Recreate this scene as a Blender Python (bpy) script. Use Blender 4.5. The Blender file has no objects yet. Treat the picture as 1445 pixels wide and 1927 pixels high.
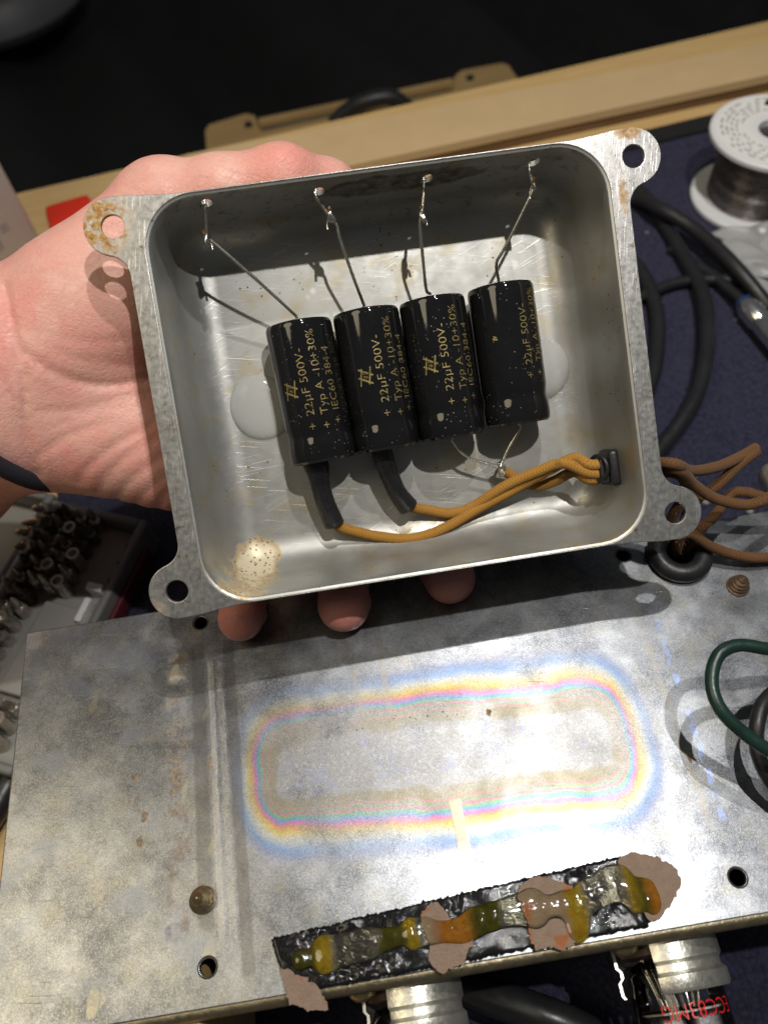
import bpy, bmesh, math, random
import numpy as np
from mathutils import Matrix, Vector
random.seed(7)
rng = np.random.default_rng(7)
S = 0.001                                   # everything below is measured in millimetres
sc = bpy.context.scene
COL = sc.collection

# ------------------------------------------------------------------ camera
FPX, CX, CY = 1466.0, 722.5, 963.5          # focal length and centre on the 1445 x 1927 frame
def orth(R):
    u, s, v = np.linalg.svd(np.array(R, float)); return u @ v
RB = orth([[0.987, 0.148, -0.06], [-0.153, 0.985, -0.081], [0.047, 0.089, 0.995]]); TB = np.array([4.6, -31.4, 178.3])
RC = orth([[0.988, 0.144, 0.063], [-0.155, 0.836, 0.527], [0.023, -0.53, 0.848]]); TC = np.array([14.0, 55.6, 192.9])
FL = np.diag([1.0, -1.0, -1.0])
def c2w(p): return (np.atleast_2d(p) - TC) @ RC @ FL
def w2c(p): return (np.atleast_2d(p) @ FL) @ RC.T + TC
def b2w(p): return c2w(np.atleast_2d(p) @ RB.T + TB)
def w2b(p): return (w2c(p) - TB) @ RB
CAM = c2w([0, 0, 0])[0]
RW = FL @ RC.T                              # camera axes -> world axes
cam_d = bpy.data.cameras.new('camera'); cam = bpy.data.objects.new('camera', cam_d); COL.objects.link(cam)
m3 = RW @ np.diag([1.0, -1.0, -1.0])
M = Matrix.Identity(4)
for i in range(3):
    for j in range(3): M[i][j] = m3[i, j]
    M[i][3] = CAM[i] * S
cam.matrix_world = M
cam_d.sensor_fit = 'VERTICAL'; cam_d.sensor_height = 36.0; cam_d.lens = 36.0 * FPX / 1927.0
cam_d.clip_start = 0.005; cam_d.clip_end = 20
cam_d.dof.use_dof = True; cam_d.dof.focus_distance = 0.192; cam_d.dof.aperture_fstop = 12.5
sc.camera = cam

# ------------------------------------------------------------------ light: two small bench lamps, one warm room lamp, dim room
LAMP_A, LAMP_B = (114, -12, 540), (92, 142, 545)
def lamp(name, loc, power, radius, color):
    l = bpy.data.lights.new(name, 'POINT'); l.energy = power; l.shadow_soft_size = radius * S; l.color = color
    o = bpy.data.objects.new(name, l); COL.objects.link(o); o.location = [v * S for v in loc]; return o
lamp('bench_lamp', LAMP_A, 5.2, 5, (1.0, 0.97, 0.93))
lamp('bench_lamp', LAMP_B, 4.5, 5, (1.0, 0.97, 0.93))
al = bpy.data.lights.new('room_lamp', 'AREA'); al.energy = 1.7; al.shape = 'DISK'; al.size = 0.40; al.color = (1.0, 0.86, 0.60)
ao = bpy.data.objects.new('room_lamp', al); COL.objects.link(ao)
ao.location = (-0.44, -0.02, 0.70); ao.rotation_euler = (Vector((-0.05, -0.02, 0)) - Vector(ao.location)).to_track_quat('-Z', 'Y').to_euler()
w = bpy.data.worlds.new('World'); sc.world = w; w.use_nodes = True
w.node_tree.nodes['Background'].inputs[0].default_value = (0.92, 0.96, 1.0, 1); w.node_tree.nodes['Background'].inputs[1].default_value = 0.06
sc.view_settings.view_transform = 'Standard'; sc.view_settings.look = 'None'; sc.view_settings.gamma = 1.0
sc.view_settings.exposure = 0.0; sc.view_settings.use_curve_mapping = False
sc.render.engine = 'CYCLES'; sc.cycles.max_bounces = 8; sc.cycles.transparent_max_bounces = 12
sc.cycles.caustics_reflective = False; sc.cycles.caustics_refractive = False
try: sc.cycles.use_denoising = True
except Exception: pass

# ------------------------------------------------------------------ measuring helpers: photograph point -> place on a real plane
def ray(px, py): return RW @ np.array([(px - CX) / FPX, (py - CY) / FPX, 1.0])
def at(px, py, z=0.0):                       # on the horizontal plane z (mm)
    d = ray(px, py); return CAM + d * ((z - CAM[2]) / d[2])
CAMB = (-TB) @ RB
def rayb(px, py): return RB.T @ np.array([(px - CX) / FPX, (py - CY) / FPX, 1.0])
def bz(px, py, z):                           # on a plane of the box, depth z behind the rim
    d = rayb(px, py); return CAMB + d * ((z - CAMB[2]) / d[2])
def by(px, py, y):
    d = rayb(px, py); return CAMB + d * ((y - CAMB[1]) / d[1])
def bxp(px, py, x):
    d = rayb(px, py); return CAMB + d * ((x - CAMB[0]) / d[0])
o0 = b2w([0, 0, 0])[0]; ax = np.stack([b2w(np.eye(3)[i])[0] - o0 for i in range(3)], 1)
BOXM = Matrix.Identity(4)
for i in range(3):
    for j in range(3): BOXM[i][j] = ax[i, j]
    BOXM[i][3] = o0[i] * S

# ------------------------------------------------------------------ material helper
class NT:
    def __init__(s, name):
        s.m = bpy.data.materials.new(name); s.m.use_nodes = True; s.t = s.m.node_tree
        s.p = s.t.nodes['Principled BSDF']; s.tc = s.n('ShaderNodeTexCoord')
        s.co = s.vm('SCALE', s.tc.outputs['Object'], scale=1000.0)
        s.uv = s.tc.outputs['UV']
    def n(s, t): return s.t.nodes.new(t)
    def put(s, sock, v):
        if v is None: return
        if hasattr(v, 'is_output') or isinstance(v, bpy.types.NodeSocket): s.t.links.new(v, sock)
        else:
            if sock.type == 'RGBA' and len(v) == 3: v = (*v, 1)
            sock.default_value = v
    def vm(s, op, a, b=None, scale=None):
        n = s.n('ShaderNodeVectorMath'); n.operation = op; s.put(n.inputs[0], a); s.put(n.inputs[1], b)
        if scale is not None: n.inputs['Scale'].default_value = scale
        return n.outputs[0]
    def math(s, op, a, b=None, c=None, clamp=False):
        n = s.n('ShaderNodeMath'); n.operation = op; n.use_clamp = clamp
        s.put(n.inputs[0], a); s.put(n.inputs[1], b); s.put(n.inputs[2], c); return n.outputs[0]
    def xyz(s, v=None):
        n = s.n('ShaderNodeSeparateXYZ'); s.put(n.inputs[0], s.co if v is None else v); return n.outputs
    def comb(s, x, y, z):
        n = s.n('ShaderNodeCombineXYZ'); s.put(n.inputs[0], x); s.put(n.inputs[1], y); s.put(n.inputs[2], z); return n.outputs[0]
    def rot(s, v, ang, sc_=(1, 1, 1), axis='Z'):
        n = s.n('ShaderNodeVectorRotate'); n.rotation_type = axis + '_AXIS'; s.put(n.inputs[0], v); n.inputs['Angle'].default_value = math.radians(ang)
        return s.vm('MULTIPLY', n.outputs[0], sc_)
    def noise(s, scale, detail=3.0, rough=0.55, vec=None, dist=0.0):
        n = s.n('ShaderNodeTexNoise'); s.put(n.inputs['Vector'], s.co if vec is None else vec)
        n.inputs['Scale'].default_value = scale; n.inputs['Detail'].default_value = detail
        n.inputs['Roughness'].default_value = rough; n.inputs['Distortion'].default_value = dist; return n.outputs['Fac']
    def vor(s, scale, feature='F1', vec=None, out='Distance', rnd=1.0):
        n = s.n('ShaderNodeTexVoronoi'); n.feature = feature; s.put(n.inputs['Vector'], s.co if vec is None else vec)
        n.inputs['Scale'].default_value = scale; n.inputs['Randomness'].default_value = rnd; return n.outputs[out]
    def ramp(s, f, stops, interp='LINEAR'):
        n = s.n('ShaderNodeValToRGB'); n.color_ramp.interpolation = interp; s.put(n.inputs[0], f)
        e = n.color_ramp.elements
        while len(e) < len(stops): e.new(0.5)
        for k, (p, c) in enumerate(stops):
            e[k].position = p
            e[k].color = (c, c, c, 1) if not hasattr(c, '__len__') else (*c, 1)
        return n.outputs[0]
    def step(s, v, a, b):                     # smooth 0..1
        n = s.n('ShaderNodeMapRange'); n.interpolation_type = 'SMOOTHSTEP'; s.put(n.inputs[0], v)
        n.inputs[1].default_value = a; n.inputs[2].default_value = b; return n.outputs[0]
    def mix(s, f, a, b, mode='MIX'):
        n = s.n('ShaderNodeMix'); n.data_type = 'RGBA'; n.blend_type = mode; s.put(n.inputs[0], f)
        s.put(n.inputs[6], a); s.put(n.inputs[7], b); return n.outputs[2]
    def bump(s, h, strength=0.5, dist=0.1, normal=None):
        n = s.n('ShaderNodeBump'); n.inputs['Strength'].default_value = strength; n.inputs['Distance'].default_value = dist * S
        s.put(n.inputs['Height'], h); s.put(n.inputs['Normal'], normal); return n.outputs[0]
    def mul(s, a, b): return s.math('MULTIPLY', a, b)
    def add(s, a, b): return s.math('ADD', a, b)
    def blob(s, x, y, cx, cy, rx, ry, soft=0.5, wob=None):   # soft ellipse mask, 1 inside
        dx = s.math('DIVIDE', s.math('SUBTRACT', x, cx), rx); dy = s.math('DIVIDE', s.math('SUBTRACT', y, cy), ry)
        d = s.math('SQRT', s.add(s.mul(dx, dx), s.mul(dy, dy)))
        if wob is not None: d = s.add(d, wob)
        return s.step(d, 1.0, 1.0 - soft)
    def out(s, color=None, metallic=None, rough=None, normal=None, **kw):
        i = s.p.inputs
        s.put(i['Base Color'], color); s.put(i['Metallic'], metallic); s.put(i['Roughness'], rough); s.put(i['Normal'], normal)
        for k, v in kw.items(): s.put(i[k.replace('_', ' ')], v)
        return s.m

def simple(name, color, rough=0.5, metallic=0.0, var=0.25, nscale=0.3, bump=0.0, bscale=2.0, **kw):
    n = NT(name); f = n.noise(nscale, 4)
    c = n.mix(f, tuple(v * (1 - var) for v in color), tuple(min(1, v * (1 + var)) for v in color))
    nb = n.bump(n.noise(bscale, 3), bump, 0.2) if bump else None
    r = n.ramp(n.noise(nscale * 3, 3), [(0.3, max(0.02, rough * 0.8)), (0.7, min(1, rough * 1.2))])
    return n.out(c, metallic, r, nb, **kw)

# ------------------------------------------------------------------ mesh helpers
def link(name, me, mat=None, parent=None, matrix=None):
    o = bpy.data.objects.new(name, me); COL.objects.link(o)
    if mat is not None and me is not None: me.materials.clear(); me.materials.append(mat)
    if parent is not None: o.parent = parent
    elif matrix is not None: o.matrix_world = matrix
    return o
def mesh(name, verts, faces, mat=None, parent=None, matrix=None, smooth=True, angle=40, uvs=None):
    me = bpy.data.meshes.new(name); me.from_pydata((np.asarray(verts, float) * S).tolist(), [], [tuple(int(i) for i in f) for f in faces]); me.update()
    if uvs is not None:
        l = me.uv_layers.new(name='UVMap'); idx = np.zeros(len(me.loops), int); me.loops.foreach_get('vertex_index', idx)
        l.data.foreach_set('uv', np.asarray(uvs, np.float32)[idx].ravel())
    finish(me, smooth, angle)
    return link(name, me, mat, parent, matrix)
def finish(me, smooth=True, angle=40):
    if smooth:
        me.polygons.foreach_set('use_smooth', [True] * len(me.polygons))
        if angle: me.set_sharp_from_angle(angle=math.radians(angle))
    me.update()
def thing(name, label, cat, loc=(0, 0, 0), matrix=None, group=None):
    o = bpy.data.objects.new(name, None); COL.objects.link(o); o.empty_display_size = 0.01
    if matrix is not None: o.matrix_world = matrix
    else: o.location = [v * S for v in loc]
    return tag(o, label, cat, group)
def tag(o, label, cat, group=None):
    o['label'] = label; o['category'] = cat
    if group: o['group'] = group
    return o
def struct(o, label=None):
    o['kind'] = 'structure'
    if label: o['label'] = label
    return o
def base_at(o, loc, keep_matrix=None):        # move the origin of a world-built mesh to its base
    v = Vector([c * S for c in loc]); o.data.transform(Matrix.Translation(-v)); o.location = v; return o
def spline(pts, n=8):                         # Catmull-Rom
    P = np.asarray(pts, float); P = np.vstack([2 * P[0] - P[1], P, 2 * P[-1] - P[-2]]); out = []
    for i in range(1, len(P) - 2):
        p0, p1, p2, p3 = P[i - 1:i + 3]
        for t in np.linspace(0, 1, n, endpoint=False):
            out.append(0.5 * ((2 * p1) + (-p0 + p2) * t + (2 * p0 - 5 * p1 + 4 * p2 - p3) * t * t + (-p0 + 3 * p1 - 3 * p2 + p3) * t ** 3))
    out.append(P[-2]); return np.array(out)
def tube_data(path, rad, seg=12, cap=True, wob=0.0, squash=None):
    P = np.asarray(path, float); n = len(P); rad = np.broadcast_to(np.asarray(rad, float), (n,)) if np.ndim(rad) < 2 else rad
    T = np.gradient(P, axis=0); T /= np.linalg.norm(T, axis=1)[:, None] + 1e-12
    u = np.cross(T[0], [0.31, 0.2, 0.93]); u /= np.linalg.norm(u); V = []; UV = []; L = 0
    for i in range(n):
        if i: L += np.linalg.norm(P[i] - P[i - 1])
        u = u - T[i] * (u @ T[i]); u /= np.linalg.norm(u); v = np.cross(T[i], u)
        for k in range(seg):
            a = 2 * math.pi * k / seg; r = rad[i] * (1 + wob * random.uniform(-1, 1))
            V.append(P[i] + r * (math.cos(a) * u + math.sin(a) * v)); UV.append((L, k / seg))
    F = [(i * seg + k, i * seg + (k + 1) % seg, (i + 1) * seg + (k + 1) % seg, (i + 1) * seg + k) for i in range(n - 1) for k in range(seg)]
    if cap:
        F.append(tuple(range(seg - 1, -1, -1))); F.append(tuple((n - 1) * seg + k for k in range(seg)))
    return np.array(V), F, UV
def tube(name, path, rad, mat, parent=None, matrix=None, seg=12, cap=True, wob=0.0):
    V, F, UV = tube_data(path, rad, seg, cap, wob)
    return mesh(name, V, F, mat, parent, matrix, True, 60, UV)
def join_data(parts):
    V = []; F = []; o = 0
    for v, f in parts:
        V.append(np.asarray(v, float)); F += [tuple(i + o for i in q) for q in f]; o += len(v)
    return np.vstack(V), F
def lathe(profile, seg=48, axis=((1, 0, 0), (0, 1, 0), (0, 0, 1)), org=(0, 0, 0), close=False, caps=True):
    # profile: list of (radius, height); axis = (e1, e2, axial)
    e1, e2, e3 = [np.array(a, float) for a in axis]; V = []; F = []; n = len(profile)
    for r, h in profile:
        for k in range(seg):
            a = 2 * math.pi * k / seg; V.append(np.array(org) + r * (math.cos(a) * e1 + math.sin(a) * e2) + h * e3)
    for i in range(n - 1 + (1 if close else 0)):
        j = (i + 1) % n
        for k in range(seg): F.append((i * seg + k, i * seg + (k + 1) % seg, j * seg + (k + 1) % seg, j * seg + k))
    if not close and caps:
        if profile[0][0] > 1e-6: F.append(tuple(range(seg - 1, -1, -1)))
        if profile[-1][0] > 1e-6: F.append(tuple((n - 1) * seg + k for k in range(seg)))
    return np.array(V), F
def box_data(c, h, bev=0.0, R=None):
    bm = bmesh.new(); bmesh.ops.create_cube(bm, size=2.0)
    for v in bm.verts: v.co = Vector([v.co[i] * h[i] for i in range(3)])
    if bev: bmesh.ops.bevel(bm, geom=bm.edges[:], offset=bev, segments=3, affect='EDGES', profile=0.5)
    bm.verts.index_update(); V = np.array([v.co[:] for v in bm.verts]); F = [tuple(v.index for v in f.verts) for f in bm.faces]; bm.free()
    if R is not None: V = V @ np.array(R).T
    return V + np.array(c), F
def fill_plate(loops, thick, bevel=0.0, z0=0.0):
    # flat plate from closed 2D loops (outer + holes), top face at z0, going down by thick
    cu = bpy.data.curves.new('plate', 'CURVE'); cu.dimensions = '2D'; cu.fill_mode = 'BOTH'
    cu.extrude = (thick / 2 - bevel) * S; cu.bevel_depth = bevel * S; cu.bevel_resolution = 2; cu.offset = -bevel * S
    for lp in loops:
        sp = cu.splines.new('POLY'); sp.points.add(len(lp) - 1); sp.use_cyclic_u = True
        for k, (x, y) in enumerate(lp): sp.points[k].co = (x * S, y * S, 0, 1)
    ob = bpy.data.objects.new('plate', cu); COL.objects.link(ob); bpy.context.view_layer.update()
    me = bpy.data.meshes.new_from_object(ob.evaluated_get(bpy.context.evaluated_depsgraph_get()))
    bpy.data.objects.remove(ob); bpy.data.curves.remove(cu)
    me.transform(Matrix.Translation((0, 0, (z0 - thick / 2) * S)))
    bm = bmesh.new(); bm.from_mesh(me); bmesh.ops.remove_doubles(bm, verts=bm.verts, dist=1e-6); bmesh.ops.recalc_face_normals(bm, faces=bm.faces); bm.to_mesh(me); bm.free()
    finish(me, True, 12); return me
def text_data(body, space=1.0):
    cu = bpy.data.curves.new('t', 'FONT'); cu.body = body; cu.resolution_u = 3; cu.offset = -0.010; cu.space_character = space; cu.align_x = 'LEFT'
    ob = bpy.data.objects.new('t', cu); COL.objects.link(ob); bpy.context.view_layer.update()
    me = bpy.data.meshes.new_from_object(ob.evaluated_get(bpy.context.evaluated_depsgraph_get()))
    V = np.array([v.co[:] for v in me.vertices]); F = [tuple(p.vertices) for p in me.polygons]
    bpy.data.objects.remove(ob); bpy.data.curves.remove(cu); bpy.data.meshes.remove(me)
    bm = bmesh.new(); vs = [bm.verts.new(v) for v in V]
    for f in F:
        try: bm.faces.new([vs[i] for i in f])
        except ValueError: pass
    bmesh.ops.triangulate(bm, faces=bm.faces[:])
    for _ in range(3):
        es = [e for e in bm.edges if e.calc_length() > 0.22]
        if not es: break
        bmesh.ops.subdivide_edges(bm, edges=es, cuts=1); bmesh.ops.triangulate(bm, faces=bm.faces[:])
    bm.verts.index_update(); V = np.array([v.co[:] for v in bm.verts]); F = [tuple(v.index for v in f.verts) for f in bm.faces]; bm.free()
    V[:, 0] -= V[:, 0].min(); return V, F
def circle(cx, cy, r, n=32, ph=0.0): return [(cx + r * math.cos(2 * math.pi * k / n + ph), cy + r * math.sin(2 * math.pi * k / n + ph)) for k in range(n)]
def blob_data(c, r, n=3, amp=0.0, seed=0, R=None):
    bm = bmesh.new(); bmesh.ops.create_icosphere(bm, subdivisions=n, radius=1.0); g = np.random.default_rng(seed)
    V = np.array([v.co[:] for v in bm.verts]); bm.verts.index_update(); F = [tuple(v.index for v in f.verts) for f in bm.faces]; bm.free()
    if amp:
        for _ in range(6):
            d = g.normal(size=3) * 1.8; V = V * (1 + amp / 2 * np.sin(V @ d + g.uniform(0, 6)))[:, None]
    V = V * np.array(r)
    if R is not None: V = V @ np.array(R).T
    return V + np.array(c), F
def dup(root, loc=None, matrix=None, label=None):
    r = root.copy(); COL.objects.link(r)
    if matrix is not None: r.matrix_world = matrix
    if label: r['label'] = label
    for ch in list(root.children):
        c = ch.copy(); COL.objects.link(c); c.parent = r
        for g in ch.children:
            d = g.copy(); COL.objects.link(d); d.parent = c
    return r

# ------------------------------------------------------------------ smooth surface round a distance field
def nets(Dm, h, lo_):
    s = Dm < 0
    c8 = [(i, j, k) for i in (0, 1) for j in (0, 1) for k in (0, 1)]
    def sh(A, o): return A[o[0]:A.shape[0] - 1 + o[0], o[1]:A.shape[1] - 1 + o[1], o[2]:A.shape[2] - 1 + o[2]]
    cnt = sum(sh(s, o).astype(np.int8) for o in c8); act = (cnt > 0) & (cnt < 8)
    idx = np.full(act.shape, -1, np.int64); cells = np.argwhere(act); idx[act] = np.arange(len(cells))
    acc = np.zeros((len(cells), 3)); num = np.zeros(len(cells)); ci, cj, ck = cells.T
    for a in c8:
        for d_ in range(3):
            if a[d_]: continue
            b = list(a); b[d_] = 1
            va = Dm[ci + a[0], cj + a[1], ck + a[2]]; vb = Dm[ci + b[0], cj + b[1], ck + b[2]]; x_ = (va < 0) != (vb < 0)
            t = np.where(x_, va / np.where(x_, va - vb, 1), 0); p = np.array(a, float)[None] + np.zeros((len(cells), 1)); p[:, d_] += t
            acc[x_] += p[x_]; num[x_] += 1
    verts = (cells + acc / num[:, None]) * h + lo_
    faces = []
    for d_ in range(3):
        e1, e2 = [(1, 2), (2, 0), (0, 1)][d_]
        sl0 = [slice(None)] * 3; sl1 = [slice(None)] * 3; sl0[d_] = slice(0, -1); sl1[d_] = slice(1, None)
        cr = s[tuple(sl0)] != s[tuple(sl1)]; E_ = np.argwhere(cr); ok = (E_[:, e1] > 0) & (E_[:, e2] > 0) & (E_[:, e1] < act.shape[e1]) & (E_[:, e2] < act.shape[e2]) & (E_[:, d_] < act.shape[d_]); E_ = E_[ok]
        def at_(o1, o2):
            q = E_.copy(); q[:, e1] += o1; q[:, e2] += o2; return idx[q[:, 0], q[:, 1], q[:, 2]]
        q = np.stack([at_(-1, -1), at_(0, -1), at_(0, 0), at_(-1, 0)], 1); fl = s[E_[:, 0], E_[:, 1], E_[:, 2]]
        q[~fl] = q[~fl][:, ::-1]; faces.append(q[(q >= 0).all(1)])
    faces = np.vstack(faces)
    # one light smoothing pass
    for _ in range(2):
        nb = np.zeros_like(verts); c_ = np.zeros(len(verts))
        for i in range(4):
            np.add.at(nb, faces[:, i], verts[faces[:, (i + 1) % 4]]); np.add.at(c_, faces[:, i], 1)
        verts = verts * 0.5 + 0.5 * nb / np.maximum(c_, 1)[:, None]
    return verts, faces

# ------------------------------------------------------------------ materials
def m_box():
    n = NT('bare_drawn_tin'); x, y, z = n.xyz()
    big = n.noise(0.05, 5, 0.6); fine = n.noise(1.6, 4, 0.7)
    sc1 = n.noise(1.0, 2, 0.5, n.rot(n.co, 24, (0.05, 2.2, 1)))
    sc2 = n.noise(1.0, 2, 0.5, n.rot(n.co, -12, (0.04, 3.2, 1)))
    sc3 = n.noise(1.0, 3, 0.6, n.rot(n.co, 4, (0.06, 1.6, 1)))
    scr = n.step(n.math('MAXIMUM', n.math('MAXIMUM', sc1, sc2), sc3), 0.62, 0.72)
    onfloor = n.step(z, 24.0, 27.5)
    scr = n.mul(scr, n.add(n.mul(onfloor, 0.75), 0.25))
    scr = n.mul(scr, n.ramp(n.noise(0.045, 2), [(0.40, 0.1), (0.62, 1.0)]))
    c = n.mix(big, (0.36, 0.355, 0.33), (0.50, 0.50, 0.475))
    c = n.mix(n.step(n.noise(0.12, 4, 0.6), 0.52, 0.68), c, (0.43, 0.39, 0.30))
    c = n.mix(n.mul(scr, 0.5), c, (0.80, 0.79, 0.76))
    # brown specks of rust and old flux
    sp = n.mul(n.step(n.vor(0.55), 0.17, 0.10), n.step(n.noise(0.06, 3), 0.52, 0.62))
    c = n.mix(n.mul(sp, 0.9), c, (0.07, 0.045, 0.025))
    # dark stain on the long wall under the wire holes
    wob = n.math('MULTIPLY_ADD', n.noise(0.22, 4), 0.9, -0.45)
    wall = n.step(y, -40.0, -43.0)
    st = n.mul(n.math('MAXIMUM', n.blob(x, z, 6, 7.5, 24, 6.0, 0.3, wob), n.mul(n.step(n.noise(0.30, 5, 0.75), 0.53, 0.64), 0.55)), wall)
    st = n.mul(st, n.ramp(n.noise(0.35, 5, 0.7), [(0.35, 0.35), (0.62, 1.0)]))
    c = n.mix(n.mul(st, 0.85), c, (0.055, 0.045, 0.03))
    # pale puddle stain with brown dots in the floor corner
    p = bz(487, 1050, 28)
    pud = n.blob(x, y, p[0], p[1], 6.6, 6.0, 0.12, n.math('MULTIPLY_ADD', n.noise(0.25, 2), 0.9, -0.45))
    c = n.mix(n.mul(pud, 0.9), c, (0.80, 0.70, 0.48)); edge_ = n.mul(pud, n.math('SUBTRACT', 1.0, n.blob(x, y, p[0], p[1], 5.6, 5.0, 0.3, n.math('MULTIPLY_ADD', n.noise(0.25, 2), 0.9, -0.45)))); c = n.mix(n.mul(edge_, 0.6), c, (0.36, 0.22, 0.08))
    dots = n.mul(pud, n.step(n.vor(0.9), 0.32, 0.2)); dots = n.mul(dots, n.step(n.noise(0.5, 2), 0.34, 0.42))
    c = n.mix(dots, c, (0.22, 0.12, 0.05))
    r = n.ramp(n.noise(0.25, 4), [(0.3, 0.40), (0.7, 0.52)])
    r = n.math('SUBTRACT', r, n.mul(scr, 0.09), clamp=True); r = n.add(r, n.mul(st, 0.25))
    h = n.add(n.mul(scr, 0.7), n.mul(fine, 0.35))
    return n.out(c, n.math('SUBTRACT', 0.68, n.mul(n.math('MAXIMUM', st, pud), 0.5)), r, n.bump(h, 0.45, 0.05))
def m_rim():
    n = NT('scuffed_tin_rim'); x, y, z = n.xyz()
    c = n.mix(n.ramp(n.noise(0.22, 5, 0.65, n.vm('MULTIPLY', n.co, (1.6, 0.5, 1))), [(0.28, 0.0), (0.72, 1.0)]), (0.36, 0.352, 0.33), (0.52, 0.515, 0.50))
    scr = n.step(n.noise(1.0, 3, 0.6, n.rot(n.co, 80, (0.15, 2.6, 1))), 0.56, 0.74)
    c = n.mix(n.mul(scr, 0.5), c, (0.85, 0.84, 0.82))
    c = n.mix(n.step(n.noise(0.35, 5, 0.7), 0.58, 0.70), c, (0.22, 0.18, 0.13))
    rust = n.blob(x, y, -62, -42, 9, 9, 0.7, n.math('MULTIPLY_ADD', n.noise(0.4, 4), 1.6, -0.8))
    rust = n.mul(rust, n.step(n.noise(0.6, 4, 0.6), 0.36, 0.52))
    r2 = n.mul(n.blob(x, y, 58.5, -47, 4, 2.6, 0.6, n.math('MULTIPLY_ADD', n.noise(0.8, 3), 1.2, -0.6)), 0.8)
    r3 = n.mul(n.blob(x, y, 55.5, -33, 1.4, 5, 0.6, n.math('MULTIPLY_ADD', n.noise(0.8, 3), 1.4, -0.7)), 0.7)
    r4 = n.mul(n.blob(x, y, -64, 46, 3, 5, 0.8, n.math('MULTIPLY_ADD', n.noise(0.6, 3), 1.2, -0.6)), 0.45)
    rr = n.math('MAXIMUM', n.math('MAXIMUM', rust, r2), n.math('MAXIMUM', r3, r4))
    rc = n.ramp(n.noise(0.9, 4, 0.7), [(0.3, (0.16, 0.07, 0.02)), (0.5, (0.42, 0.20, 0.03)), (0.66, (0.50, 0.42, 0.22))])
    c = n.mix(rr, c, rc)
    met = n.math('SUBTRACT', 0.85, n.mul(rr, 0.8))
    r = n.add(n.ramp(n.noise(0.8, 4), [(0.3, 0.30), (0.7, 0.46)]), n.mul(rr, 0.3))
    h = n.add(n.mul(n.noise(1.4, 4, 0.7), 0.5), n.add(n.mul(scr, 0.5), n.mul(rr, 0.9)))
    return n.out(c, met, r, n.bump(h, 0.4, 0.08))
def m_chassis():
    n = NT('zinc_plated_chassis'); x, y, z = n.xyz()
    grain = n.noise(3.2, 2.0, 0.8); big = n.noise(0.035, 5, 0.6)
    c = n.mix(n.ramp(n.add(n.mul(big, 0.6), n.mul(n.noise(0.14, 6, 0.7), 0.4)), [(0.36, 0.0), (0.62, 1.0)]), (0.12, 0.13, 0.15), (0.37, 0.385, 0.41))
    c = n.mix(n.mul(n.step(n.noise(0.11, 5, 0.65), 0.5, 0.66), 0.6), c, (0.27, 0.265, 0.23))
    c = n.mix(n.mul(n.step(n.noise(2.4, 3, 0.7), 0.62, 0.70), 0.5), c, (0.50, 0.46, 0.30))
    c = n.mix(n.ramp(grain, [(0.50, 0.0), (0.68, 0.65)]), c, (0.46, 0.46, 0.455)); c = n.mix(n.ramp(grain, [(0.32, 0.45), (0.48, 0.0)]), c, (0.08, 0.08, 0.085))  # sparkle of the plating painted as light and dark grain
    # interference colours round the place where a strip of foam sat
    q = n.rot(n.vm('SUBTRACT', n.co, (-0.6, -4.4, 0)), 2.6)
    qx, qy, _ = n.xyz(q)
    dx = n.math('MAXIMUM', n.math('SUBTRACT', n.math('ABSOLUTE', qx), 38.0), 0.0); dx = n.mul(dx, 1.3)
    dy = n.math('MAXIMUM', n.math('SUBTRACT', n.math('ABSOLUTE', qy), 2.6), 0.0)
    d = n.math('SQRT', n.add(n.mul(dx, dx), n.mul(dy, dy)))
    d = n.add(d, n.add(n.math('MULTIPLY_ADD', n.noise(0.04, 3), 6.0, -3.0), n.math('MULTIPLY_ADD', grain, 0.6, -0.3)))
    d = n.add(d, n.mul(n.step(qx, 10.0, -40.0), 0.8))
    d = n.add(d, n.mul(n.step(qy, 2, 12), -1.0)); d = n.add(d, n.math('MULTIPLY_ADD', n.noise(0.35, 4, 0.7), 1.5, -0.75)); d = n.add(d, n.mul(n.math('MULTIPLY_ADD', n.noise(1.1, 4, 0.75), 4.0, -2.0), n.step(d, 6.2, 4.6)))
    K = 1 / 22.0
    ring = n.ramp(n.mul(d, K), [(0.0, (0.50, 0.50, 0.50)), (4.2 * K, (0.50, 0.49, 0.48)), (4.9 * K, (0.42, 0.36, 0.22)), (6.7 * K, (0.42, 0.36, 0.20)),
        (7.2 * K, (0.70, 0.30, 0.30)), (7.9 * K, (0.24, 0.52, 0.22)), (8.7 * K, (0.78, 0.24, 0.40)), (9.5 * K, (0.20, 0.60, 0.26)), (10.3 * K, (0.16, 0.42, 0.86)), (11.2 * K, (0.84, 0.22, 0.58)),
        (12.1 * K, (0.98, 0.46, 0.14)), (13.0 * K, (0.98, 0.76, 0.16)), (14.6 * K, (0.84, 0.84, 0.74)), (16.6 * K, (0.30, 0.52, 0.92)), (18.4 * K, (0.28, 0.36, 0.66)), (21.0 * K, (0.50, 0.50, 0.52))])
    wear = n.math('SUBTRACT', 1.0, n.mul(n.mul(n.step(qy, 4.0, 9.0), n.step(qx, 5.0, -35.0)), 0.5)); mask = n.mul(n.mul(wear, n.mul(n.step(d, 22.0, 16.5), n.ramp(n.noise(0.07, 4, 0.6), [(0.32, 0.35), (0.55, 1.0)]))), n.mul(n.step(x, -55, -50), n.step(x, 57, 54)))
    ringm = n.mix(n.ramp(n.noise(3.5, 2), [(0.35, 0.0), (0.75, 0.22)]), ring, (0.75, 0.74, 0.72))
    c = n.mix(n.mul(mask, 0.9), c, n.mix(n.ramp(grain, [(0.36, 0.5), (0.6, 0.0)]), n.mix(1.0, ringm, (0.50, 0.50, 0.50), 'MULTIPLY'), (0.12, 0.115, 0.11)))
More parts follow.
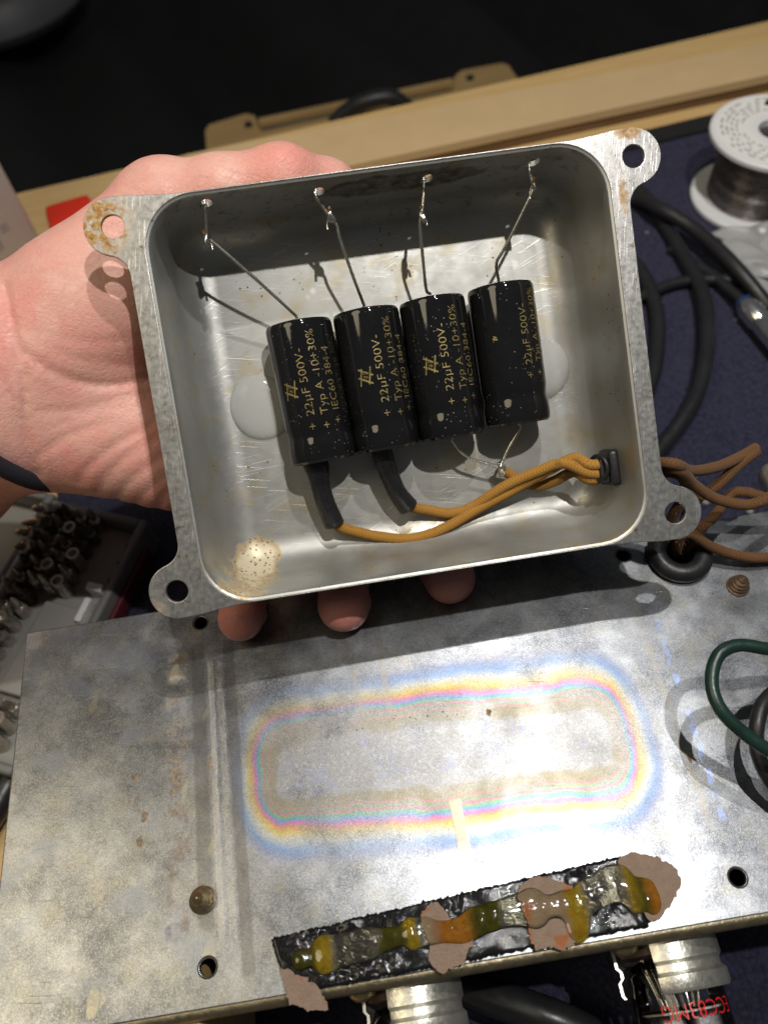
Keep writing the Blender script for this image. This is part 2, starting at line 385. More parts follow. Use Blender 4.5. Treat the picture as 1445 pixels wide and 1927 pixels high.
    # blotches of the same film inside the strip
    inn = n.mul(n.step(d, 4.4, 3.6), n.mul(n.step(n.noise(0.10, 5, 0.75), 0.48, 0.64), n.step(n.noise(0.9, 4, 0.8), 0.46, 0.62)))
    c = n.mix(n.mul(inn, 0.55), c, (0.17, 0.21, 0.40)); c = n.mix(n.mul(n.mul(n.step(d, 4.6, 3.8), n.step(n.noise(1.1, 4, 0.8), 0.52, 0.66)), 0.4), c, (0.46, 0.455, 0.44))
    # pale runs, glue ghosts and the outline the box left
    def vline(x0, wd, y0, y1, tilt=0.0, wn=0.5):
        xx = n.add(n.math('MULTIPLY_ADD', y, tilt, x), n.math('MULTIPLY_ADD', n.noise(0.3, 3), wn, -wn / 2))
        dd = n.math('ABSOLUTE', n.math('SUBTRACT', xx, x0))
        return n.mul(n.step(dd, wd, wd * 0.6), n.mul(n.step(y, y0, y0 + 2), n.step(y, y1, y1 - 2)))
    tape = vline(0.2, 1.7, -40, -14.5, 0.02, 0.3)
    c = n.mix(n.mul(tape, 0.85), c, n.mix(grain, (0.34, 0.31, 0.22), (0.56, 0.51, 0.39)))
    l1 = n.math('MAXIMUM', vline(-56.2, 0.9, -38, 31, 0.015, 0.6), n.mul(vline(-53.8, 1.0, -40, 30, 0.02, 1.0), 0.7))
    l2 = n.mul(vline(57.0, 1.1, -32, 26, -0.005, 1.2), n.step(n.noise(0.4, 4), 0.38, 0.5))
    l3 = n.math('MAXIMUM', n.mul(vline(-17.5, 0.5, 8, 33, 0.1, 2.0), 0.6), n.mul(vline(-11.5, 1.0, 8, 30, 0.0, 1.5), 0.45))
    brk = n.ramp(n.noise(0.55, 5, 0.75, n.vm('MULTIPLY', n.co, (1.6, 0.5, 1))), [(0.36, 0.0), (0.6, 0.9)]); l1 = n.mul(l1, brk); l2 = n.mul(l2, brk)
    c = n.mix(n.mul(l1, 0.8), c, n.mix(grain, (0.26, 0.24, 0.21), (0.60, 0.57, 0.52))); c = n.mix(n.mul(l2, 0.6), c, (0.32, 0.28, 0.20)); c = n.mix(l3, c, (0.30, 0.27, 0.22))
    l4 = n.mul(vline(61.2, 0.9, -30, 22, -0.02, 2.0), n.step(n.noise(0.25, 4), 0.44, 0.52)); c = n.mix(n.mul(n.mul(l4, grain), 1.0), c, (0.30, 0.40, 0.75))
    dk = n.math('MAXIMUM', n.mul(vline(-59.5, 2.2, -35, 36, 0.015, 1.0), 0.6), n.mul(vline(-51.0, 1.8, -45, 36, 0.02, 1.0), 0.6))
    c = n.mix(n.mul(dk, 0.8), c, (0.12, 0.11, 0.10))
    # rust band and specks
    rb = n.mul(vline(-65.5, 3.2, -36, 34, 0.0, 3.0), n.mul(n.step(n.noise(0.16, 5, 0.7), 0.42, 0.62), n.ramp(n.noise(1.2, 4, 0.8), [(0.35, 0.3), (0.6, 1.0)])))
    rb = n.math('MAXIMUM', rb, n.mul(vline(-57.3, 0.5, -38, 10, 0.015, 1.5), n.step(n.noise(0.5, 3), 0.5, 0.6)))
    for cx_, cy_, rx_, ry_ in ((-73.5, -7.3, 1.1, 2.0), (-74.5, -13, 0.9, 1.6), (-76, 2, 1.0, 1.2), (57.6, -14.5, 0.6, 2.0), (13, 4.0, 0.7, 1.0)):
        rb = n.math('MAXIMUM', rb, n.blob(x, y, cx_, cy_, rx_, ry_, 0.5, n.math('MULTIPLY_ADD', n.noise(1.2, 3), 1.4, -0.7)))
    c = n.mix(n.mul(rb, 0.75), c, n.ramp(n.noise(1.0, 3), [(0.35, (0.11, 0.06, 0.03)), (0.65, (0.36, 0.24, 0.09))]))
    # splashes of old varnish
    sv = n.mul(n.step(n.noise(0.10, 2, 0.4, n.rot(n.co, 15, (1.6, 0.7, 1))), 0.66, 0.70), n.step(x, -52, -60))
    c = n.mix(n.mul(sv, 0.4), c, (0.50, 0.46, 0.34))
    bl = n.mul(n.step(n.noise(0.09, 4, 0.6, n.vm('ADD', n.co, (31, 7, 0))), 0.50, 0.66), n.step(x, -50, -62)); c = n.mix(n.mul(bl, 0.5), c, (0.24, 0.27, 0.34))
    # black crumbs near the strip
    cr = n.mul(n.step(n.vor(0.85), 0.26, 0.16), n.mul(n.blob(x, y, -4, 5.6, 42, 2.6, 0.8), n.step(n.noise(0.35, 3), 0.44, 0.56)))
    c = n.mix(cr, c, (0.06, 0.04, 0.03))
    # a burnished patch and a few long scratches
    r = n.ramp(n.noise(0.09, 4), [(0.3, 0.27), (0.7, 0.38)]); r = n.add(r, n.mul(rb, 0.3)); r = n.add(r, n.mul(tape, 0.05)); r = n.add(r, n.mul(mask, 0.10))
    sl = n.step(n.noise(1.0, 2, 0.5, n.rot(n.co, 8, (0.06, 2.8, 1))), 0.70, 0.80)
    h = n.add(n.mul(grain, 0.9), n.add(n.mul(n.noise(0.35, 3), 0.5), n.mul(sl, 0.5)))
    h = n.add(h, n.add(n.mul(l1, 0.7), n.mul(tape, 0.4)))
    return n.out(c, n.math('SUBTRACT', 0.93, n.mul(n.math('MAXIMUM', rb, n.math('MAXIMUM', n.mul(tape, 0.15), l1)), 0.5)), r, n.bump(h, 0.55, 0.06))
def m_sleeve():
    n = NT('glossy_black_sleeve'); oi = n.n('ShaderNodeObjectInfo'); n.co = n.vm('ADD', n.co, n.vm('SCALE', n.comb(oi.outputs['Random'], oi.outputs['Random'], 0.3), scale=431.0))
    spk = n.mul(n.step(n.vor(0.9), 0.16, 0.08), n.step(n.noise(0.10, 3), 0.46, 0.60))
    c = n.mix(n.noise(0.15, 3), (0.006, 0.006, 0.007), (0.012, 0.012, 0.013)); c = n.mix(n.mul(spk, 0.8), c, (0.35, 0.33, 0.30))
    ln = n.noise(1.0, 2, 0.5, n.vm('MULTIPLY', n.co, (1.6, 0.02, 1.6)))
    h = n.add(n.mul(n.noise(0.25, 2), 0.6), n.add(n.mul(ln, 0.35), n.mul(spk, 0.8)))
    return n.out(c, 0.0, n.ramp(n.noise(0.3, 4), [(0.35, 0.03), (0.7, 0.09)]), n.bump(h, 0.25, 0.06))
def m_print():
    n = NT('worn_gold_print'); a = n.ramp(n.noise(1.3, 4, 0.7), [(0.36, 0.15), (0.5, 1.0)])
    return n.out(n.mix(n.noise(0.6, 2), (0.26, 0.195, 0.065), (0.40, 0.32, 0.125)), 0.35, 0.42, None, Alpha=a)
def m_faint():
    n = NT('faded_gold_print'); a = n.ramp(n.noise(1.3, 4, 0.7), [(0.42, 0.0), (0.62, 0.6)])
    return n.out((0.16, 0.12, 0.045), 0.2, 0.5, None, Alpha=a)
def m_cloth(col1, col2, name):
    n = NT(name); u, v, _ = n.xyz(n.uv); v2 = n.mul(v, 2 * math.pi)
    a = n.math('SINE', n.add(n.mul(u, 7.5), n.mul(v2, 4.0))); b = n.math('SINE', n.math('SUBTRACT', n.mul(u, 7.5), n.mul(v2, 4.0)))
    wv = n.math('MAXIMUM', a, b); fz = n.noise(3.0, 3, 0.8)
    c = n.mix(n.noise(0.12, 4), col1, col2); c = n.mix(n.ramp(wv, [(0.2, 0.3), (0.9, 0.0)]), c, tuple(v * 0.35 for v in col1))
    c = n.mix(n.step(n.noise(0.08, 3), 0.60, 0.68), c, tuple(v * 0.35 for v in col1))
    return n.out(c, 0.0, 0.88, n.bump(n.add(n.mul(wv, 0.6), fz), 0.6, 0.12), Sheen_Weight=0.1)
def m_skin():
    n = NT('skin'); x, y, z = n.xyz()
    c = n.mix(n.ramp(n.noise(0.045, 4, 0.6), [(0.34, 0.0), (0.68, 1.0)]), (0.78, 0.44, 0.36), (0.78, 0.33, 0.28))
    c = n.mix(n.mul(n.step(n.noise(0.09, 3, 0.5, n.vm('ADD', n.co, (9, 3, 5))), 0.5, 0.7), 0.5), c, (0.84, 0.52, 0.43))
    red = n.math('MAXIMUM', n.step(y, 30, 48), n.blob(x, y, -20, -56, 14, 10, 0.9)); c = n.mix(n.mul(red, 0.45), c, (0.74, 0.24, 0.19))
    cell = n.vor(0.62, 'DISTANCE_TO_EDGE', n.vm('ADD', n.co, n.vm('SCALE', n.comb(n.noise(0.5, 2), n.noise(0.6, 2), 0.0), scale=1.5)))
    cell = n.ramp(cell, [(0.0, 0.0), (0.22, 1.0)])
    l1 = n.noise(1.0, 3, 0.6, n.rot(n.co, 38, (0.10, 0.75, 0.3)), 1.0); l2 = n.noise(1.0, 3, 0.6, n.rot(n.co, -22, (0.10, 0.65, 0.3)), 1.0)
    lines = n.add(n.ramp(n.math('ABSOLUTE', n.math('SUBTRACT', l1, 0.5)), [(0.0, 0.0), (0.035, 1.0)]), n.ramp(n.math('ABSOLUTE', n.math('SUBTRACT', l2, 0.5)), [(0.0, 0.0), (0.035, 1.0)]))
    pore = n.noise(2.5, 3, 0.7)
    h = n.add(n.mul(lines, 0.6), n.add(n.mul(cell, 0.6), n.mul(pore, 0.5)))
    c = n.mix(n.mul(n.math('SUBTRACT', 2.0, lines), 0.08), c, (0.55, 0.18, 0.13))
    r = n.ramp(n.noise(0.5, 4), [(0.3, 0.36), (0.7, 0.52)])
    m = n.out(c, 0.0, r, n.bump(h, 0.5, 0.14), Subsurface_Weight=0.22, Subsurface_Scale=0.0016, Specular_IOR_Level=0.45)
    n.p.inputs['Subsurface Radius'].default_value = (1.0, 0.32, 0.18); return m
def m_wood(name, c1, c2, ang=7, sc_=1.0):
    n = NT(name); q = n.rot(n.co, -ang, (0.035 * sc_, 0.9 * sc_, 0.6 * sc_))
    g = n.noise(0.5, 5, 0.6, q, 0.6); f = n.noise(2.6, 3, 0.7, q)
    c = n.mix(n.ramp(g, [(0.3, 0.0), (0.7, 1.0)]), c1, c2); c = n.mix(n.mul(f, 0.35), c, tuple(v * 0.55 for v in c1))
    return n.out(c, 0.0, 0.55, n.bump(n.add(g, n.mul(f, 0.5)), 0.3, 0.15))
def m_carpet():
    n = NT('navy_carpet'); lo = n.vor(0.62); f = n.noise(2.0, 4, 0.8)
    c = n.mix(n.ramp(lo, [(0.1, 0.0), (0.8, 1.0)]), (0.040, 0.042, 0.095), (0.010, 0.011, 0.030)); c = n.mix(n.ramp(n.noise(0.9, 3, 0.7), [(0.45, 0.0), (0.75, 0.6)]), c, (0.075, 0.078, 0.150))
    c = n.mix(n.mul(n.noise(0.02, 2), 0.4), c, (0.05, 0.045, 0.08))
    c = n.mix(n.step(n.vor(0.06), 0.10, 0.06), c, (0.35, 0.33, 0.30))
    return n.out(c, 0.0, 0.95, n.bump(n.add(n.math('SUBTRACT', 1.0, lo), n.mul(f, 0.7)), 1.0, 0.9))
def m_glass(name, col, rough=0.1, trans=1.0, ior=1.48, alpha=1.0, bump=0.0):
    n = NT(name); nb = n.bump(n.noise(0.5, 3), bump, 0.3) if bump else None
    return n.out(n.mix(n.noise(0.3, 3), col, tuple(v * 0.9 for v in col)), 0.0, rough, nb, Transmission_Weight=trans, IOR=ior)
def m_trans(name, col, opac, rough=0.1, tint=None):
    n = NT(name); m = n.out(col, 0.0, rough, n.bump(n.noise(0.5, 3), 0.35, 0.25), Specular_IOR_Level=0.6)
    t = n.n('ShaderNodeBsdfTransparent'); n.put(t.inputs[0], tint if tint is not None else col); x = n.n('ShaderNodeMixShader'); n.put(x.inputs[0], opac)
    n.t.links.new(t.outputs[0], x.inputs[1]); n.t.links.new(n.p.outputs[0], x.inputs[2]); n.t.links.new(x.outputs[0], n.t.nodes['Material Output'].inputs['Surface']); return m
def m_thin(name):
    n = NT(name); g = n.n('ShaderNodeBsdfGlossy'); g.inputs['Roughness'].default_value = 0.03; t = n.n('ShaderNodeBsdfTransparent'); t.inputs[0].default_value = (0.96, 0.96, 0.96, 1)
    f = n.n('ShaderNodeFresnel'); f.inputs[0].default_value = 1.5; x = n.n('ShaderNodeMixShader'); n.t.links.new(f.outputs[0], x.inputs[0]); n.t.links.new(t.outputs[0], x.inputs[1]); n.t.links.new(g.outputs[0], x.inputs[2])
    n.t.links.new(x.outputs[0], n.t.nodes['Material Output'].inputs['Surface']); return n.m
def m_ribbon():
    n = NT('amber_glue_ribbon'); x, y, z = n.xyz(); xx = n.add(x, n.math('MULTIPLY_ADD', n.noise(0.3, 3), 3.0, -1.5))
    C = {'o': ((0.22, 0.20, 0.02), 0.45), 'a': ((0.72, 0.50, 0.03), 0.55), 'c': ((0.92, 0.90, 0.76), 0.07), 'r': ((0.80, 0.34, 0.03), 0.60)}
    seq = [(555, 'o'), (585, 'o'), (598, 'a'), (618, 'a'), (634, 'c'), (690, 'c'), (716, 'o'), (752, 'o'), (766, 'a'), (780, 'a'), (790, 'c'), (806, 'c'), (830, 'r'), (872, 'r'), (892, 'o'), (930, 'o'), (945, 'c'), (1045, 'c'), (1062, 'a'), (1085, 'a'), (1100, 'c'), (1160, 'c'), (1176, 'a'), (1196, 'o'), (1215, 'r'), (1240, 'r')]
    X0, X1 = -42.0, 42.0; st_ = [((at(px, 1790 - (px - 560) * 0.235, 2.5)[0] - X0) / (X1 - X0), k) for px, k in seq]
    f = n.math('DIVIDE', n.math('SUBTRACT', xx, X0), X1 - X0); col = n.ramp(f, [(p, C[k][0]) for p, k in st_]); op = n.ramp(f, [(p, C[k][1]) for p, k in st_])
    op = n.math('MULTIPLY', op, n.ramp(n.noise(0.5, 4), [(0.3, 0.6), (0.7, 1.25)])); m = n.out(n.mix(1.0, col, (0.45, 0.45, 0.45), 'MULTIPLY'), 0.0, 0.07, n.bump(n.noise(0.45, 3), 0.5, 0.35), Specular_IOR_Level=0.7)
    t = n.n('ShaderNodeBsdfTransparent'); n.put(t.inputs[0], col); mx = n.n('ShaderNodeMixShader'); n.put(mx.inputs[0], op)
    n.t.links.new(t.outputs[0], mx.inputs[1]); n.t.links.new(n.p.outputs[0], mx.inputs[2])
    gl = n.n('ShaderNodeBsdfGlossy'); gl.inputs['Roughness'].default_value = 0.05; fr = n.n('ShaderNodeFresnel'); fr.inputs[0].default_value = 1.5; m2 = n.n('ShaderNodeMixShader')
    n.t.links.new(fr.outputs[0], m2.inputs[0]); n.t.links.new(mx.outputs[0], m2.inputs[1]); n.t.links.new(gl.outputs[0], m2.inputs[2]); n.t.links.new(m2.outputs[0], n.t.nodes['Material Output'].inputs['Surface']); return m
def m_bitumen():
    n = NT('black_sticky_foam'); a = n.noise(0.9, 4, 0.7); b = n.vor(1.4)
    wet = n.step(n.noise(0.12, 3), 0.46, 0.54)
    c = n.mix(n.noise(0.2, 3), (0.005, 0.005, 0.006), (0.014, 0.014, 0.015))
    return n.out(c, 0.0, n.mix(wet, (0.13,) * 3, (0.06,) * 3), n.bump(n.noise(2.2, 3, 0.6), 0.4, 0.15), Specular_IOR_Level=0.35)
def m_paper():
    n = NT('torn_brown_paper'); c = n.mix(n.noise(0.5, 5, 0.7), (0.24, 0.165, 0.12), (0.42, 0.30, 0.23)); c = n.mix(n.step(n.noise(0.15, 3), 0.58, 0.66), c, (0.42, 0.15, 0.06))
    return n.out(c, 0.0, 0.9, n.bump(n.add(n.noise(1.6, 5, 0.8), n.mul(n.noise(0.4, 3), 1.5)), 1.0, 0.5))
MB = {}
MB['box'] = m_box(); MB['rim'] = m_rim(); MB['chassis'] = m_chassis(); MB['sleeve'] = m_sleeve(); MB['print'] = m_print(); MB['faint'] = m_faint()
MB['cloth'] = m_cloth((0.36, 0.17, 0.022), (0.50, 0.25, 0.040), 'tan_cloth_braid'); MB['cloth_old'] = m_cloth((0.095, 0.040, 0.012), (0.18, 0.080, 0.024), 'brown_cloth_braid')
MB['fibre'] = simple('cloth_fibre', (0.30, 0.15, 0.05), 0.8); MB['skin'] = m_skin(); MB['nail'] = simple('fingernail', (0.66, 0.42, 0.36), 0.3)
MB['bench'] = m_wood('pine_bench', (0.62, 0.40, 0.16), (0.78, 0.56, 0.26)); MB['mdf'] = simple('fibreboard_face', (0.60, 0.43, 0.23), 0.75, var=0.08, nscale=0.05, bump=0.2)
MB['mdf_edge'] = m_wood('fibreboard_edge', (0.13, 0.075, 0.035), (0.24, 0.14, 0.07), 6, 0.8); MB['ply'] = m_wood('tan_plywood', (0.34, 0.22, 0.085), (0.46, 0.32, 0.14), 10)
MB['carpet'] = m_carpet(); MB['rubber'] = simple('black_rubber', (0.016, 0.016, 0.017), 0.42, var=0.4, nscale=0.2, bump=0.25, bscale=1.2)
MB['cable'] = simple('black_cable', (0.018, 0.018, 0.020), 0.38, var=0.3, nscale=0.1, bump=0.1, bscale=1.0)
MB['shrink'] = simple('heat_shrink', (0.014, 0.014, 0.016), 0.30, var=0.3, nscale=0.2, bump=0.35, bscale=0.8)
MB['wire'] = simple('tinned_wire', (0.55, 0.53, 0.46), 0.30, 0.9, 0.3, 0.5, 0.3, 2.0); MB['solder'] = simple('solder', (0.62, 0.60, 0.56), 0.24, 0.95, 0.3, 0.6, 0.4, 1.5)
MB['flux'] = simple('burnt_flux', (0.16, 0.07, 0.015), 0.25); MB['brass'] = simple('old_brass', (0.40, 0.31, 0.17), 0.34, 0.9, 0.4, 0.6, 0.5, 1.5)
MB['rusty'] = simple('rusty_screw', (0.13, 0.085, 0.05), 0.5, 0.5, 0.5, 0.8, 0.6, 1.2); MB['lip'] = simple('tarnished_lip', (0.20, 0.17, 0.11), 0.4, 0.8, 0.5, 0.4, 0.6, 1.2); MB['dark'] = simple('chassis_inside', (0.006, 0.006, 0.005), 0.8); MB['glue'] = m_trans('milky_hot_glue', (0.82, 0.82, 0.79), 0.37, 0.12, (0.95, 0.95, 0.93))

MB['ribbon'] = m_ribbon(); MB['bitumen'] = m_bitumen(); MB['paper'] = m_paper(); MB['alu'] = simple('aluminium_skirt', (0.56, 0.55, 0.49), 0.36, 0.85, 0.3, 0.35, 0.4, 1.2)
MB['glass'] = m_thin('tube_glass'); MB['red'] = simple('red_ink', (0.62, 0.015, 0.012), 0.4); MB['plate'] = simple('grey_plates', (0.12, 0.12, 0.125), 0.45, 0.6); MB['mica'] = simple('mica', (0.55, 0.52, 0.48), 0.4)
MB['socket'] = simple('brown_socket', (0.06, 0.035, 0.025), 0.45); MB['white'] = simple('white_plastic', (0.74, 0.74, 0.76), 0.4, var=0.05); MB['label'] = simple('paper_label', (0.78, 0.77, 0.74), 0.6, var=0.05)
MB['ink'] = simple('grey_ink', (0.22, 0.22, 0.24), 0.6); MB['redmark'] = simple('faded_red_ink', (0.70, 0.22, 0.20), 0.6)
MB['redcard'] = simple('red_plastic', (0.72, 0.035, 0.012), 0.4, var=0.06); MB['device'] = simple('pale_grey_case', (0.46, 0.42, 0.40), 0.5, var=0.05); MB['device_ink'] = simple('faint_print', (0.30, 0.27, 0.26), 0.6)
MB['casegrey'] = simple('grey_case_plastic', (0.17, 0.17, 0.165), 0.5, var=0.2, nscale=0.08, bump=0.1); MB['casepanel'] = simple('grey_panel', (0.28, 0.275, 0.25), 0.55, var=0.2, nscale=0.06)
MB['bitsteel'] = simple('bit_steel', (0.50, 0.46, 0.40), 0.30, 0.8, 0.5, 0.3); MB['bitdark'] = simple('bit_dark', (0.16, 0.14, 0.12), 0.35, 0.7, 0.4, 0.3); MB['bitbright'] = simple('bit_bright', (0.70, 0.62, 0.52), 0.25, 0.9)
MB['maroon'] = simple('maroon_plastic', (0.10, 0.012, 0.02), 0.5); MB['green'] = simple('green_pvc', (0.010, 0.034, 0.026), 0.35, var=0.6, nscale=0.12, bump=0.25); MB['band'] = simple('dark_hair_band', (0.012, 0.011, 0.018), 0.9, bump=0.8, bscale=2.5)
MB['cloth_black'] = simple('black_cloth', (0.010, 0.010, 0.011), 0.9, var=0.5, nscale=0.01); MB['floor'] = simple('dark_floor', (0.006, 0.006, 0.006), 0.8); MB['seat'] = simple('dark_grey_vinyl', (0.11, 0.11, 0.12), 0.5, var=0.4, nscale=0.02)
MB['bag'] = m_glass('crumpled_clear_bag', (0.86, 0.86, 0.88), 0.18, 0.55, 1.3, bump=0.6); MB['silver'] = simple('nickel_plug', (0.72, 0.72, 0.72), 0.2, 0.95); MB['blue'] = simple('blue_ring', (0.01, 0.05, 0.16), 0.4)
MB['windings'] = None
n = NT('solder_windings'); x, y, z = n.xyz(); rd = n.math('SINE', n.mul(z, 6.28)); MB['windings'] = n.out((0.20, 0.18, 0.17), 0.9, n.ramp(n.noise(0.2, 3), [(0.3, 0.2), (0.7, 0.34)]), n.bump(rd, 0.7, 0.3))

# ------------------------------------------------------------------ setting: floor, bench
BZ = -65.0
def slab(name, pts, z, th, mat, bevel=0.5):
    me = fill_plate([[(p[0], p[1]) for p in pts]], th, bevel, z); return link(name, me, mat)
CA, SA = math.cos(math.radians(8)), math.sin(math.radians(8))
def bl(u, v): return (u * CA - v * SA, u * SA + v * CA)      # bench axes (the bench is turned 8 degrees to the chassis)
fv, ff = box_data((0, 900, -760), (4000, 3500, 5)); struct(mesh('floor', fv, ff, MB['floor'], smooth=False))
BACK = at(50, 358, BZ); v_back = -BACK[0] * SA + BACK[1] * CA
struct(slab('bench_top', [bl(-520, -420), bl(700, -420), bl(700, v_back), bl(-520, v_back)], BZ, 30, MB['bench'], 1.5))
MATE = at(1445, 200, BZ); v_mat = -MATE[0] * SA + MATE[1] * CA
mt = slab('bench_mat', [bl(-112, -330), bl(560, -330), bl(560, v_mat - 11), bl(-112, v_mat - 11)], BZ + 2.0, 2.2, MB['carpet'], 0.6)
tag(mt, 'dark navy blue carpet mat lying under the metal chassis', 'mat')
ed = slab('mat_edging', [bl(60, v_mat - 10.6), bl(560, v_mat - 10.6), bl(560, v_mat + 1), bl(60, v_mat + 1)], BZ + 3.2, 3.4, MB['rubber'], 0.5)
ed.parent = mt
# fibreboard strip at the back of the bench
f0, f1 = at(650, 312, BZ + 11), at(1445, 140, BZ + 11); b0, b1 = at(350, 290, BZ + 11), at(1445, 78, BZ + 11)
fd = (f1 - f0) / np.linalg.norm(f1 - f0); f0 = f0 - fd * 95; f1 = f1 + fd * 160; bd = (b1 - b0) / np.linalg.norm(b1 - b0); b1 = b1 + bd * 160
st = thing('fibreboard_strip', 'long tan fibreboard strip lying along the back edge of the bench', 'board', (*((f0 + b1) / 2)[:2], BZ))
off = np.array([*st.location]) / S
for k, (zt, th, ins, mt_) in enumerate(((BZ + 11, 5.2, 0.0, MB['mdf']), (BZ + 5.6, 5.6, 0.8, MB['mdf_edge']))):
    me = fill_plate([[(p[0] - off[0], p[1] - off[1] + (ins if i < 2 else -ins)) for i, p in enumerate((f0, f1, b1, b0))]], th, 0.5, zt - off[2]); link('board_layer', me, mt_, st)
# dark backdrop beyond the bench
g = 60; V = []; F = []
for i in range(g):
    for j in range(g):
        X = -900 + 1900 * i / (g - 1); Y = 470 + 1500 * j / (g - 1)
        V.append((X, Y, -430 + 0.06 * (Y - 470) + 45 * math.sin(X * 0.011 + 0.6 * math.sin(Y * 0.006)) + 26 * math.sin(X * 0.027 + Y * 0.013)))
F = [(i * g + j, (i + 1) * g + j, (i + 1) * g + j + 1, i * g + j + 1) for i in range(g - 1) for j in range(g - 1)]
o = mesh('black_cloth', V, F, MB['cloth_black'], angle=0); md = o.modifiers.new('solid', 'SOLIDIFY'); md.thickness = 0.004
tag(base_at(o, (0, 900, -330)), 'black cloth heaped in loose folds behind the bench', 'cloth')
c = at(45, -10, -300); pv, pf = lathe([(0, 30), (100, 30), (128, 26), (140, 12), (142, -10), (130, -24), (0, -26)], 56)
so = thing('stool', 'dark grey round stool seat in the gloom behind the bench', 'stool', c - [60, -40, 0]); mesh('seat', pv, pf, MB['seat'], so)
pv, pf = lathe([(18, -24), (18, -430)], 20); mesh('post', pv, pf, MB['rubber'], so)
# tan plywood case with a black handle
ZC = -150.0
def plan(pts, z): return [tuple(at(px, py, z)[:2]) for px, py in pts]
cs = thing('plywood_case', 'tan plywood case with notched rim and black strap handle behind the bench', 'case', (*at(690, 210, ZC)[:2], ZC - 40)); co = np.array([*cs.location]) / S
def cplate(name, pts, z, th, mat):
    me = fill_plate([[(x - co[0], y - co[1]) for x, y in plan(pts, z)]], th, 0.6, z - co[2]); return link(name, me, mat, cs)
cplate('lid_panel', [(392, 330), (386, 246), (393, 234), (464, 213), (480, 217), (492, 246), (640, 214), (850, 168), (856, 142), (868, 132), (944, 118), (957, 122), (1010, 200), (1010, 260), (700, 330)], ZC, 14, MB['ply'])
cplate('rim_rail', [(486, 222), (852, 146), (853, 153), (487, 230)], ZC + 6, 7, MB['ply'])
cplate('gap_shade', [(487, 231), (852, 154), (852, 167), (492, 245)], ZC + 1, 1.6, MB['rubber'])  # black strip standing in for the shade in the gap below the rail
hp = np.array([at(628, 236, ZC + 2), at(650, 212, ZC + 10), at(690, 190, ZC + 18), at(735, 183, ZC + 18), at(762, 200, ZC + 10), at(775, 212, ZC + 2)]) - co
tube('handle', spline(hp, 8), 6.0, MB['rubber'], cs, seg=10)
for px_, py_ in ((468, 236), (884, 148)):
    q = at(px_, py_, ZC) - co; v, f = lathe([(0, 2.2), (2.5, 2.0), (3.4, 0.2)], 16, org=q); mesh('rivet', v, f, MB['dark'], cs)

# ------------------------------------------------------------------ chassis
ch = thing('amplifier_chassis', 'zinc plated amplifier chassis with rainbow tinted top plate and screw holes', 'chassis', (0, 0, BZ + 2))
chz = -(BZ + 2)
y_b0, y_b1 = 46.6, 47.9
XL, XR = -107.2, 150.0
def yb(x): return y_b0 + (x + 106) * (y_b1 - y_b0) / 209
def yf(x): return -48.9
outer = [(XL, yf(XL)), (XR, yf(XR)), (XR, yb(XR)), (XL, yb(XL))]
HOLES = [(-59, 41.2), (59, 41.2), (59, -41.2), (-59, -41.2)]
gx, gy = at(1275, 1047, 0)[:2]
plate_me = fill_plate([outer] + [circle(x_, y_, 1.75, 24) for x_, y_ in HOLES] + [circle(gx, gy, 6.2, 32)], 1.6, 0.35, chz)
link('top_plate', plate_me, MB['chassis'], ch)
def wallq(a, b, name):
    a = np.array(a); b = np.array(b); d = (b - a) / np.linalg.norm(b - a); nrm = np.array([-d[1], d[0]]) * 1.4
    a = a + d * 0.2 + nrm * 0.15; b = b - d * 0.2 + nrm * 0.15
    V = []
    for z_ in (0.2, chz - 1.62):
        for p in (a, b, b + nrm, a + nrm): V.append((p[0], p[1], z_))
    mesh(name, V, [(3, 2, 1, 0), (4, 5, 6, 7), (0, 1, 5, 4), (1, 2, 6, 5), (2, 3, 7, 6), (3, 0, 4, 7)], MB['chassis'], ch, smooth=False)
wallq(outer[0], outer[1], 'front_wall'); wallq((XR, yb(XR)), (XL, yb(XL)), 'back_wall'); wallq((XL, yb(XL) - 1.9), (XL, outer[0][1] + 1.9), 'side_wall')
# rolled lip along the front bend
lp = np.array([(x_, yf(x_) - 0.1, chz - 2.0) for x_ in np.linspace(XL, XR, 40)]); tube('front_lip', lp, 1.9, MB['lip'], ch, seg=12)
for x_, y_ in HOLES:
    v, f = lathe([(1.75, -0.9), (2.0, 0.05), (2.1, 0.18), (2.3, 0.02), (2.0, -1.0)], 28, org=(x_, y_, chz), caps=False); mesh('hole_burr', v, f, MB['lip'], ch)
def screw_tip(x_, y_):
    prof = [(2.9, 0.0), (3.0, 0.5), (2.3, 0.9), (2.0, 1.1), (2.55, 1.6), (1.75, 2.1), (2.25, 2.6), (1.45, 3.1), (1.8, 3.6), (1.0, 4.1), (1.15, 4.5), (0.2, 5.3)]
    v, f = lathe(prof, 24, org=(0, 0, 0)); 
    return mesh('screw_tip', v + np.array([x_, y_, chz]), f, MB['brass'] if x_ < 0 else MB['rusty'], ch)
for px_, py_ in ((382, 1694), (1387, 1104)): screw_tip(*at(px_, py_, 0)[:2])
# bottom sheet, coloured near black to stand for the shade inside
v, f = box_data((20, -2, 1.0), (125, 46, 0.4)); mesh('bottom_sheet', v, f, MB['dark'], ch, smooth=False)
# end of a raised cover at the right
q = at(1441, 985, 0); v, f = box_data((q[0] + 24, q[1] + 2, chz + 4.0), (22, 14, 4.0), 3.0); mesh('raised_cover', v, f, MB['alu'], ch)
# rubber grommet in the plate
v, f = lathe([(4.6 + 2.6 * math.cos(a) + 1.6, 0.3 + 2.6 * math.sin(a)) for a in np.linspace(0, 2 * math.pi, 20, endpoint=False)], 40, close=True)
gr = mesh('rubber_grommet', v + np.array([0, 0, 1.6]), f, MB['rubber'], matrix=Matrix.Translation((gx * S, gy * S, 0)))
tag(gr, 'black rubber ring grommet set in the chassis plate with brown wires through it', 'grommet')
